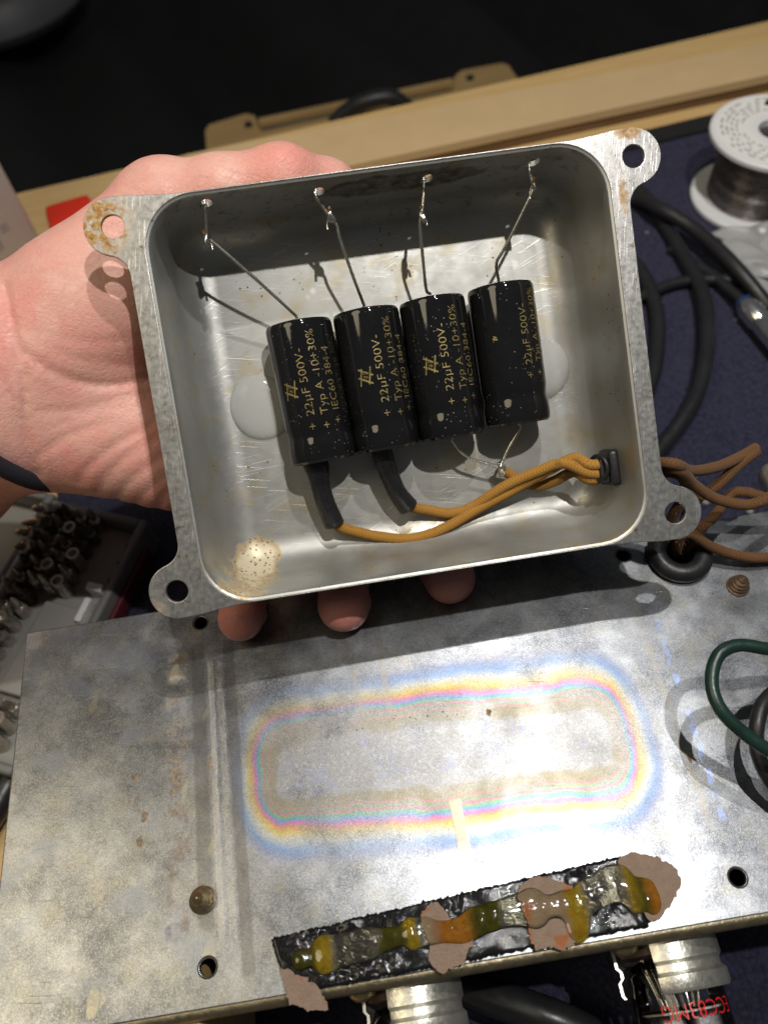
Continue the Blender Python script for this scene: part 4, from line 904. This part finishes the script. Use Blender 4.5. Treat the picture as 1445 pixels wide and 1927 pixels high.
wb_, ob_ = wire('tan cloth wire with dark smudge from the second heat shrink sleeve',
    inbox([(752, 935, 21), (770, 953, 23.5), (805, 960, 25.4), (848, 966, 26.4), (890, 953, 25.6), (950, 915, 22), (1010, 888, 19), (1060, 872, 17)]) + [np.array(gi) + [0, 0.6, -0.6], np.array(ge) + [0, 0.9, 0]],
    [W(1268, 882, 34), W(1305, 912, 27), W(1345, 938, 22), W(1400, 950, 20), W(1440, 940, 22), W(1475, 915, 22), W(1520, 905, 18)], 0)
wc, oc = wire('short tan cloth wire soldered to the joined capacitor leads',
    inbox([(944, 884, 21.4), (958, 892, 22.5), (980, 905, 24.2), (1012, 914, 25), (1045, 904, 23), (1080, 888, 19.5)]) + [np.array(gi) + [0, 2.2, 0.6], np.array(ge) + [0, 2.0, 1]],
    [W(1268, 890, 30), W(1290, 925, 22), W(1268, 965, 14), W(1256, 1000, 6), W(1262, 1040, -4), W(1264, 1046, -14)], 0)
def shrink(th, o_, pts, rads, nm='heat_shrink'):
    P = b2w(np.array(inbox(pts))) - o_; Q = spline(P, 7); r_ = np.interp(np.linspace(0, 1, len(Q)), np.linspace(0, 1, len(rads)), rads)
    V, F, UV = tube_data(Q, r_, 18, False)
    o = mesh(nm, V, F, MB['shrink'], th, uvs=UV); md = o.modifiers.new('t', 'SOLIDIFY'); md.thickness = 0.0004; md.offset = -1; return o
shrink(wa, oa, [(592, 868, 19.5), (598, 885, 19.6), (604, 915, 20.3), (612, 945, 21.5), (629, 986, 23.3)], [3.3, 3.2, 2.65, 2.5, 2.55, 2.75])
shrink(wb_, ob_, [(716, 838, 19.5), (722, 865, 19.8), (735, 900, 20.6), (748, 928, 21.6), (768, 954, 23.3)], [2.8, 2.75, 2.6, 2.45, 2.5, 2.75])
# brown wires that loop out of the grommet
def owire(lab, pts, mat='cloth_old', r_=1.4, name='cloth_wire', cat='wire', n=9):
    P = spline(pts, n); b_ = P[-1]; o = tube(name, P - b_, r_, MB[mat], seg=14, wob=0.02); o.location = Vector([v * S for v in b_])
    if mat == 'cloth_old': fray(o, P - b_, r_, 130)
    return tag(o, lab, cat)
owire('brown cloth wire with cut end rising from the rubber grommet', [W(1426, 847, 25), W(1392, 872, 23), W(1350, 912, 20), W(1310, 940, 17), W(1292, 968, 13), W(1284, 1005, 7), W(1283, 1040, -3), W(1282, 1048, -14)])
owire('brown cloth wire arching over the mat behind the rubber grommet', [W(1500, 960, 8), W(1445, 945, 14), W(1400, 926, 16), W(1360, 934, 15), W(1350, 950, 14), W(1400, 948, 12), W(1370, 962, 10), W(1330, 984, 9), W(1303, 1008, 7), W(1292, 1040, -3), W(1290, 1048, -14)][3:] if False else [W(1500, 955, 8), W(1440, 937, 13), W(1400, 926, 15), W(1372, 932, 14), W(1340, 975, 11), W(1310, 1000, 8), W(1294, 1036, -2), W(1291, 1048, -14)])
owire('brown cloth wire running low across the chassis from the rubber grommet', [W(1272, 1046, -14), W(1272, 1035, 1), W(1282, 1008, 9), W(1302, 1006, 9), W(1340, 1030, 6), W(1395, 1047, 4), W(1450, 1049, 3), W(1520, 1040, 3)][::-1])
# green and dark wires looping at the right of the chassis
owire('dark green insulated wire looping over the right of the chassis', [W(1600, 1250, 16), W(1510, 1222, 22), W(1445, 1221, 25), W(1390, 1214, 26), W(1352, 1232, 26), W(1338, 1280, 25), W(1352, 1330, 24), W(1392, 1374, 22), W(1450, 1414, 20), W(1540, 1460, 16)], 'green', 1.5, 'insulated_wire')
owire('blackish insulated wire curling under the green wire', [W(1560, 1290, 8), W(1480, 1292, 12), W(1440, 1318, 14), W(1424, 1360, 14), W(1424, 1410, 12), W(1445, 1462, 10), W(1500, 1530, 6)], 'rubber', 1.7, 'insulated_wire')

# ------------------------------------------------------------------ hand: one continuous surface grown from tapered limbs
def hand():
    h = 0.95
    lo_, hi_ = np.array([-182.0, -78.0, 4.0]), np.array([66.0, 72.0, 84.0])
    ax_ = [np.arange(lo_[i], hi_[i], h, dtype=np.float32) for i in range(3)]
    X, Y, Z = np.meshgrid(*ax_, indexing='ij')
    Dm = np.full(X.shape, 60.0, np.float32)
    def cone(a, b, ra, rb, k=5.0, flat=None):
        nonlocal Dm
        a = np.array(a, np.float32); b = np.array(b, np.float32); R_ = max(ra, rb) + 14
        sl = tuple(slice(max(0, int((min(a[i], b[i]) - R_ - lo_[i]) / h)), int((max(a[i], b[i]) + R_ - lo_[i]) / h) + 2) for i in range(3))
        x, y, z = X[sl], Y[sl], Z[sl]
        if x.size == 0: return
        d = b - a; L2 = float(d @ d)
        t = np.clip(((x - a[0]) * d[0] + (y - a[1]) * d[1] + (z - a[2]) * d[2]) / L2, 0, 1)
        q = np.sqrt((x - a[0] - t * d[0]) ** 2 + (y - a[1] - t * d[1]) ** 2 + (z - a[2] - t * d[2]) ** 2) - (ra + (rb - ra) * t)
        c_ = Dm[sl]; hh = np.clip(0.5 + 0.5 * (c_ - q) / k, 0, 1); Dm[sl] = c_ * (1 - hh) + q * hh - k * hh * (1 - hh)
    def chain(pts, k=3.5):
        for (a, ra), (b, rb) in zip(pts, pts[1:]): cone(a, b, ra, rb, k)
    # forearm and wrist
    chain([((-185, 28, 50), 29), ((-135, 0, 42), 26), ((-104, -15, 39), 24.0)], 8)
    # palm
    chain([((-104, -14, 38), 23), ((-72, -4, 43), 19), ((-40, -8, 50), 12)], 9)
    cone((-98, -4, 36), (-62, 9, 40), 15.5, 14.0, 9); cone((-62, 9, 40), (-38, 12, 48), 14.0, 10.5, 8)
    for m_ in ((-30, -38, 51), (-26, -20, 52), (-29, -3, 52), (-40, 12, 49)): cone((-92, -12, 42), m_, 13, 10, 8)
    # thenar and thumb
    cone((-108, -24, 36), (-76, -34, 31), 17.5, 16.5, 9); cone((-90, -20, 30), (-66, -29, 27.5), 15, 15, 10)
    chain([((-76, -35, 31), 16.5), ((-53, -53, 29), 10.8), ((-37, -53.6, 25), 8.6), ((-21, -53.9, 23.5), 8.3), ((-10, -52.0, 30), 7.4), ((-3, -50, 38), 6.4)], 4)
    cone((-53, -53, 29), (-51, -54, 28), 11.2, 10.6, 3); cone((-62, -38, 38), (-30, -44, 44), 11, 8.5, 9)
    # fingers behind the box, their ends showing under it
    chain([((-40, 12, 49), 9.6), ((-47, 38, 47), 7.4), ((-49.5, 51, 38), 6.4), ((-49.5, 54.6, 24), 6.0)], 2.5)
    chain([((-29, -3, 52), 10.5), ((-21, 34, 53), 8.6), ((-21.5, 50, 42), 7.3), ((-22.3, 55.5, 23.5), 6.9)], 2.5)
    chain([((-26, -20, 52), 10.5), ((-2, 22, 55), 8.8), ((5, 47, 46), 7.4), ((7, 53.5, 28), 7.0)], 2.5)
    chain([((-30, -38, 51), 10.5), ((14, -26, 52), 8.6), ((38, -16, 47), 7.3), ((54, -8, 41), 6.6)], 2.5)
    # creases, cut as shallow grooves in the palm side
    den = X * 0; 
    Pc = np.stack([X, Y, Z], -1) @ RB.T.astype(np.float32) + TB.astype(np.float32)
    U = CX + FPX * Pc[..., 0] / Pc[..., 2]; Vv = CY + FPX * Pc[..., 1] / Pc[..., 2]; del Pc
    near = (np.abs(Dm) < 4) & (Z < 44) & (U < 420)
    u = U[near]; v_ = Vv[near]; add = np.zeros(u.shape, np.float32)
    def groove(pts, dep, wd):
        nonlocal add
        best = np.full(u.shape, 1e9, np.float32)
        P = spline(np.array([(a, b, 0) for a, b in pts]), 5)[:, :2]
        for a, b in zip(P, P[1:]):
            d = b - a; t = np.clip(((u - a[0]) * d[0] + (v_ - a[1]) * d[1]) / (d @ d + 1e-9), 0, 1)
            best = np.minimum(best, (u - a[0] - t * d[0]) ** 2 + (v_ - a[1] - t * d[1]) ** 2)
        add += 0.6 * dep * np.exp(-best / (0.6 * wd * wd))
    groove([(345, 690), (270, 715), (190, 725), (110, 705), (40, 660)], 1.3, 9)          # under the thumb mound
    groove([(330, 735), (240, 745), (150, 770), (70, 775)], 0.8, 8)
    groove([(10, 540), (30, 640), (48, 720), (52, 800), (70, 890)], 2.0, 9)              # wrist
    groove([(0, 700), (25, 770), (50, 850), (62, 900)], 1.4, 8)
    groove([(70, 860), (130, 820), (200, 795)], 0.9, 8); groove([(150, 905), (165, 880), (215, 840), (290, 800)], 1.1, 8)
    groove([(185, 925), (205, 890), (250, 850), (310, 815)], 0.9, 8); groove([(220, 938), (245, 905), (290, 870), (335, 845)], 0.9, 8)
    groove([(255, 950), (275, 925), (320, 890)], 0.8, 8); groove([(295, 962), (308, 935), (335, 905)], 1.0, 8)
    groove([(110, 800), (180, 775), (260, 760)], 0.6, 7); groove([(60, 620), (140, 640), (230, 640), (320, 620)], 0.45, 8)
    groove([(20, 600), (120, 665), (250, 690)], 0.4, 7); groove([(300, 310), (312, 335), (318, 360)], 0.5, 6); groove([(330, 300), (338, 325)], 0.4, 5)
    Dm[near] += add
    return nets(Dm, h, lo_)
hv, hf = hand()
hd = thing('hand', 'left hand gripping the tin box from behind with three fingertips below it', 'hand', matrix=BOXM)
mesh('skin', hv, hf, MB['skin'], hd, angle=0)
for c, r_, rot_ in (((-19.9, 56.6, 30.5), (5.2, 4.2, 6.5), 0), ((-47.8, 55.6, 31.0), (4.6, 3.8, 6.0), 0), ((9.4, 55.0, 35.0), (5.2, 4.2, 6.5), 0)):
    v, f = blob_data(c, r_, 3); mesh('fingernail', v, f, MB['nail'], hd, angle=0)
# hair band round the wrist
a0 = np.array([-109.5, -14.0, 38.0]); dr = np.array([-0.86, 0.49, 0.1]); dr /= np.linalg.norm(dr); e1 = np.cross(dr, [0, 0, 1.0]); e1 /= np.linalg.norm(e1); e2 = np.cross(dr, e1)
P = [a0 + 30.2 * math.cos(t) * e1 + 30.2 * math.sin(t) * e2 for t in np.linspace(0, 2 * math.pi, 49)]
hb = tube('hair_band', np.array(P) - a0, 2.3, MB['band'], matrix=BOXM @ Matrix.Translation([v * S for v in a0]), seg=14, cap=False); tag(hb, 'dark fuzzy hair band worn round the wrist', 'hair band')

# ------------------------------------------------------------------ solder spool
sq = at(1413, 368, BZ + 4)
sp = thing('solder_spool', 'white plastic spool of solder wire with printed label standing on the mat', 'spool', (sq[0], sq[1], BZ + 2.3))
def fl(z0, r_): return [(8.0, z0), (r_ - 0.8, z0), (r_, z0 + 0.8), (r_, z0 + 2.4), (r_ - 0.8, z0 + 3.2), (8.0, z0 + 3.2)]
HS = 33.0
for z0 in (0.0, HS):
    v, f = lathe(fl(z0, 29.0), 64, close=True); mesh('flange', v, f, MB['white'], sp)
v, f = lathe([(8.0, 3.0), (8.8, 3.0), (8.8, HS), (8.0, HS)], 40, close=True); mesh('hub', v, f, MB['white'], sp)
v, f = lathe([(10, 3.3), (21.5, 3.3)] + [(21.5 + 0.5 * math.sin(i * 1.9) * 0.5, 3.3 + i * 0.6) for i in range(1, 49)] + [(10, HS - 0.2)], 56); mesh('solder_winding', v, f, MB['windings'], sp)
v, f = lathe([(11.5, HS + 3.24), (26.8, HS + 3.24), (26.8, HS + 3.36), (11.5, HS + 3.36)], 64, close=True); lb = mesh('label', v, f, MB['label'], sp)
for k in range(5):
    r_ = 15 + k * 2.2
    for i in range(30):
        a0_ = 2 * math.pi * i / 30 + k; wdt = random.uniform(0.06, 0.17)
        if random.random() < 0.2: continue
        V = []; 
        for t in np.linspace(0, wdt, 4):
            for rr in (r_, r_ + 0.8): V.append((rr * math.cos(a0_ + t), rr * math.sin(a0_ + t), HS + 3.42))
        if i == 0 and k == 0: acc_p = []
        acc_p.append((V, [(0, 2, 3, 1), (2, 4, 5, 3), (4, 6, 7, 5)]))
mesh('small_print', *join_data(acc_p), MB['ink'], lb, smooth=False)
for a_deg in (75, 250):
    a = math.radians(a_deg); v, f = lathe([(0, 0.06), (3.4, 0.06)], 4, org=(20.5 * math.cos(a), 20.5 * math.sin(a), HS + 3.40)); mesh('hazard_mark', v, f, MB['redmark'], lb, smooth=False)
    v, f = lathe([(0, 0.1), (1.8, 0.1)], 4, org=(20.5 * math.cos(a), 20.5 * math.sin(a), HS + 3.42)); mesh('hazard_centre', v, f, MB['label'], lb, smooth=False)
# crumpled bag under the spool's side
q = at(1480, 505, BZ + 2); V = []; F = []; gN = 34
for i in range(gN):
    for j in range(gN):
        x_ = -26 + 90 * i / (gN - 1); y_ = -30 + 56 * j / (gN - 1)
        V.append((x_ + 2 * math.sin(j * 0.9), y_ + 2.5 * math.sin(i * 0.8), 2.2 + 3.0 * abs(math.sin(x_ * 0.16 + 1.2 * math.sin(y_ * 0.11))) + 1.8 * abs(math.sin(y_ * 0.27 - x_ * 0.09))))
F = [(i * gN + j, (i + 1) * gN + j, (i + 1) * gN + j + 1, i * gN + j + 1) for i in range(gN - 1) for j in range(gN - 1)]
o = mesh('plastic_bag', V, F, MB['bag'], matrix=Matrix.Translation((q[0] * S, q[1] * S, (BZ + 2) * S)), angle=25); md = o.modifiers.new('t', 'SOLIDIFY'); md.thickness = 0.0006
tag(o, 'crumpled clear plastic bag on the mat beside the solder spool', 'bag')
# ------------------------------------------------------------------ cables on the mat
CZ = BZ + 5.6
def cable(lab, pts, r_=3.3): return owire(lab, pts, 'cable', r_, 'power_cable', 'cable', 10)
cable('thick black cable lying straight across the mat towards the silver plug', [W(1120, 372, CZ), W(1190, 374, CZ), W(1240, 392, CZ + 6.6), W(1310, 435, CZ + 6), W(1380, 500, CZ + 6), W(1450, 585, CZ + 1), W(1530, 690, CZ)])
cable('thick black cable bending in a tall loop behind the box', [W(1170, 330, CZ), W(1225, 385, CZ), W(1275, 465, CZ), W(1318, 545, CZ + 2), W(1330, 630, CZ + 4), W(1312, 735, CZ + 3), W(1262, 818, CZ + 1), W(1200, 880, CZ), W(1100, 930, CZ)])
cable('black cable curving close beside the box edge on the mat', [W(1160, 470, CZ), W(1205, 512, CZ), W(1233, 580, CZ), W(1236, 650, CZ), W(1222, 722, CZ), W(1180, 800, CZ), W(1120, 850, CZ)])
cable('black cable lying crosswise under the tall cable loop', [W(1150, 590, CZ - 0.5), W(1235, 545, CZ - 0.5), W(1300, 528, CZ - 0.5), W(1380, 528, CZ - 0.5), W(1450, 536, CZ - 0.5), W(1540, 560, CZ)], 2.6)
cable('black cable emerging from under the chassis front between the valve holders', [W(820, 1830, CZ + 4), W(880, 1858, CZ + 8), W(950, 1885, CZ + 12), W(1060, 1925, CZ + 14), W(1180, 1985, CZ + 10)], 4.6)
cable('dark cable at the bench edge beside the grey bit case', [W(-70, 1600, BZ + 7), W(-20, 1540, BZ + 7), W(15, 1480, BZ + 7), W(40, 1430, BZ + 6), W(90, 1400, BZ + 5)], 4.5)
# silver plug
p0, p1 = W(1400, 572, BZ + 8), W(1475, 660, BZ + 9); dv = (p1 - p0) / np.linalg.norm(p1 - p0); e1 = np.cross(dv, [0, 0, 1.0]); e1 /= np.linalg.norm(e1); e2 = np.cross(e1, dv)
pl = thing('jack_plug', 'shiny silver jack plug with blue ring on the mat', 'plug', (p0[0], p0[1], BZ + 2))
lo3 = np.array([p0[0], p0[1], BZ + 2]); AX = (e1, e2, dv)
v, f = lathe([(0, 0), (3.6, 0), (4.0, 0.5), (4.0, 3), (4.9, 3.4), (4.9, 12), (4.2, 13), (4.6, 14), (4.6, 34), (0, 34)], 32, AX, p0 - lo3); mesh('plug_barrel', v, f, MB['silver'], pl)
v, f = lathe([(0, -1.2), (3.9, -1.2), (3.9, -0.1), (0, -0.1)], 28, AX, p0 - lo3); mesh('blue_ring', v, f, MB['blue'], pl)
tube('plug_tail', [p0 - lo3 - dv * 2, p0 - lo3 - dv * 20 + np.array([-2, 3, -2.0]), p0 - lo3 - dv * 40 + np.array([-10, 6, -3.0])], 2.4, MB['cable'], pl)

# ------------------------------------------------------------------ left background: pale device, red card, bit case
dq = at(82, 455, BZ); dl = np.array([-0.78, -0.62, 0]); dd = np.array([-0.62, 0.78, 0]); up = np.array([0, 0, 1.0])
dv_ = thing('plastic_device', 'pale grey plastic device with faint printed panel standing on the bench', 'device', (dq[0], dq[1], BZ))
Rm = np.stack([dl, dd, up], 1)
v, f = box_data(dl * 34 + dd * 20 + up * 58, (34, 20, 58), 3.0, Rm); mesh('device_case', v, f, MB['device'], dv_)
def dpl(u0, u1, z0, z1, nm, mat):
    V = [dl * u + up * z - dd * 0.12 for u, z in ((u0, z0), (u1, z0), (u1, z1), (u0, z1))]; return mesh(nm, V, [(0, 1, 2, 3)], mat, dv_, smooth=False)
dpl(17, 50, 28, 28.8, 'printed_line', MB['device_ink']); dpl(17, 50, 58, 58.8, 'printed_line', MB['device_ink']); dpl(17, 17.8, 28, 58.8, 'printed_line', MB['device_ink'])
dpl(12, 16, 15, 19.5, 'printed_mark', MB['device_ink']); dpl(19, 50, 22, 23.5, 'printed_line', MB['device_ink']); dpl(19, 50, 8, 16, 'printed_patch', MB['device_ink'])
r1, r2, r3 = at(84, 388, BZ + 4), at(166, 364, BZ + 4), at(97, 440, BZ + 4); ru = (r2 - r1) / np.linalg.norm(r2 - r1); rv = np.array([ru[1], -ru[0], 0])
hx, hy = np.linalg.norm(r2 - r1) / 2, 25
me = fill_plate([rrect(hx, hy, 2.2, 6)], 4.0, 0.8, 4.0); o = link('red_card', me, MB['redcard'], matrix=Matrix.Translation(((r1 + ru * hx + rv * hy)[0] * S, (r1 + ru * hx + rv * hy)[1] * S, BZ * S)) @ Matrix.Rotation(math.atan2(ru[1], ru[0]), 4, 'Z'))
tag(o, 'bright red flat plastic card lying on the wooden bench', 'card')
tq = at(278, 978, BZ + 18); tu = np.array([-0.915, 0.405, 0]); tv = np.array([-0.405, -0.915, 0])
bc = thing('bit_case', 'open grey screwdriver bit case with lid folded back on the bench', 'tool case', (tq[0], tq[1], BZ + 2)); RT = np.stack([tu, tv, up], 1)
def tray(u0, u1, v0, v1, z0, z1, wl, nm, mat):
    parts = [box_data(tu * (u0 + u1) / 2 + tv * (v0 + v1) / 2 + up * (z0 + 1.0), ((u1 - u0) / 2, (v1 - v0) / 2, 1.0), 0.4, RT)]
    for (a, b, c_, d_) in ((u0, u0 + wl, v0, v1), (u1 - wl, u1, v0, v1), (u0 + wl * 0.9, u1 - wl * 0.9, v0, v0 + wl), (u0 + wl * 0.9, u1 - wl * 0.9, v1 - wl, v1)):
        parts.append(box_data(tu * (a + b) / 2 + tv * (c_ + d_) / 2 + up * (z0 + z1) / 2, ((b - a) / 2, (d_ - c_) / 2, (z1 - z0) / 2), min(1.2, wl * 0.4), RT))
    return mesh(nm, *join_data(parts), mat, bc)
tray(0, 40, 0, 96, 0, 16, 3.2, 'tray', MB['casegrey']); tray(42.5, 84, -4, 92, 0, 13, 3.4, 'lid', MB['casegrey'])
v, f = box_data(tu * 20 + tv * 48 + up * 8.0, (16.6, 44.6, 1.0), 0.3, RT); mesh('bit_holder', v, f, MB['casepanel'], bc)
v, f = box_data(tu * 63 + tv * 44 + up * 2.6, (17, 44, 0.5), 0.2, RT); mesh('lid_lining', v, f, MB['casepanel'], bc)
v, f = box_data(tu * -1.0 + tv * 52 + up * 6.0, (0.9, 44, 4.0), 0.4, RT); mesh('maroon_seal', v, f, MB['maroon'], bc)
tube('hinge', [tu * 41.2 + tv * 2 + up * 13.5, tu * 41.2 + tv * 90 + up * 13.5], 1.2, MB['alu'], bc, seg=10)
for vv in (24, 33): 
    v, f = box_data(tu * 7 + tv * (vv + 6) + up * 12.5, (3.0 if vv < 30 else 1.2, 1.4 if vv < 30 else 4.5, 3.6), 0.4, RT); mesh('latch', v, f, MB['white'], bc)
v, f = box_data(tu * 14 + tv * 55 + up * 11.0, (9.5, 17, 2.2), 0.8, RT); mesh('blank_plate', v, f, MB['casepanel'], bc)
for k in range(3):
    for zz in range(1):
        V, F = lathe([(0, 0), (1.9, 0), (1.9, 0.2), (0, 0.2)], 18, org=tu * (5.2) + tv * (9 + 7.5 * k) + up * 9.1); mesh('empty_socket', V, F, MB['dark'], bc)
def bit_mesh(L, tip):
    return join_data([lathe([(0, 0), (3.2, 0), (3.2, 7.5), (2.4, 8.3)], 6), lathe([(1.9, 8.3), (1.9, L - 3), (0.6, L), (0, L)], 10)] if tip else [lathe([(0, 0), (3.1, 0), (3.3, 0.6), (3.3, L), (2.2, L), (2.2, L - 2.5), (0, L - 2.5)], 12)])
protos = []
for L, tip in ((16, True), (12, False), (14, True)):
    V, F = bit_mesh(L, tip); me = bpy.data.meshes.new('screwdriver_bit'); me.from_pydata((V * S).tolist(), [], F); finish(me, True, 30); protos.append(me)
bm_variants = []
for me in protos:
    for m_ in ('bitsteel', 'bitdark', 'bitbright'):
        c_ = me.copy(); c_.materials.append(MB[m_]); bm_variants.append(c_)
R_ = random.Random(3)
for i in range(5):
    for j in range(16):
        u_ = 36.8 - i * 5.6 - (0.8 if j % 2 else 0); v_ = 5 + j * 5.5
        if i >= 2 and 6 <= j <= 12: continue
        if i >= 4 and j < 6: continue
        up_bright = (i == 0 and j < 4)
        p = tq + tu * u_ + tv * v_; vk = 2 if up_bright else R_.choice([0, 0, 0, 1, 3, 6, 6, 7]); o = link('screwdriver_bit', bm_variants[vk])
        o.location = (p[0] * S, p[1] * S, (BZ + 2 + 8.6 + (9 if up_bright else 0)) * S); o.scale = (0.72, 0.72, 0.9); o.rotation_euler = (R_.uniform(-.08, .08) + (0.5 if up_bright else 0), R_.uniform(-.08, .08) - (0.3 if up_bright else 0), R_.uniform(0, 1))
        tag(o, 'bright steel bit leaning out of the tray beside the lid hinge' if up_bright else {0: 'worn grey steel driver bit with long tip standing in the bit case', 1: 'dark blackened driver bit with long tip standing in the bit case', 3: 'worn grey steel hex socket standing in the bit case', 4: 'dark blackened hex socket standing in the bit case', 6: 'grey steel driver bit with short tip standing in the bit case', 7: 'dark driver bit with short tip standing in the bit case'}[vk], 'bit', 'bright bits by the hinge' if up_bright else {0: 'long grey bits in the case', 1: 'long dark bits in the case', 3: 'grey sockets in the case', 4: 'dark sockets in the case', 6: 'short grey bits in the case', 7: 'short dark bits in the case'}[vk])
pq = tq + tu * 74 + tv * 22; V = tube('loose_pin', [(-8, -2, 0), (8, 2, 0)], 0.9, MB['bitbright'], matrix=Matrix.Translation((pq[0] * S, pq[1] * S, (BZ + 2 + 4.2) * S)), seg=10); tag(V, 'thin loose metal pin lying on the bit case lid lining', 'pin')
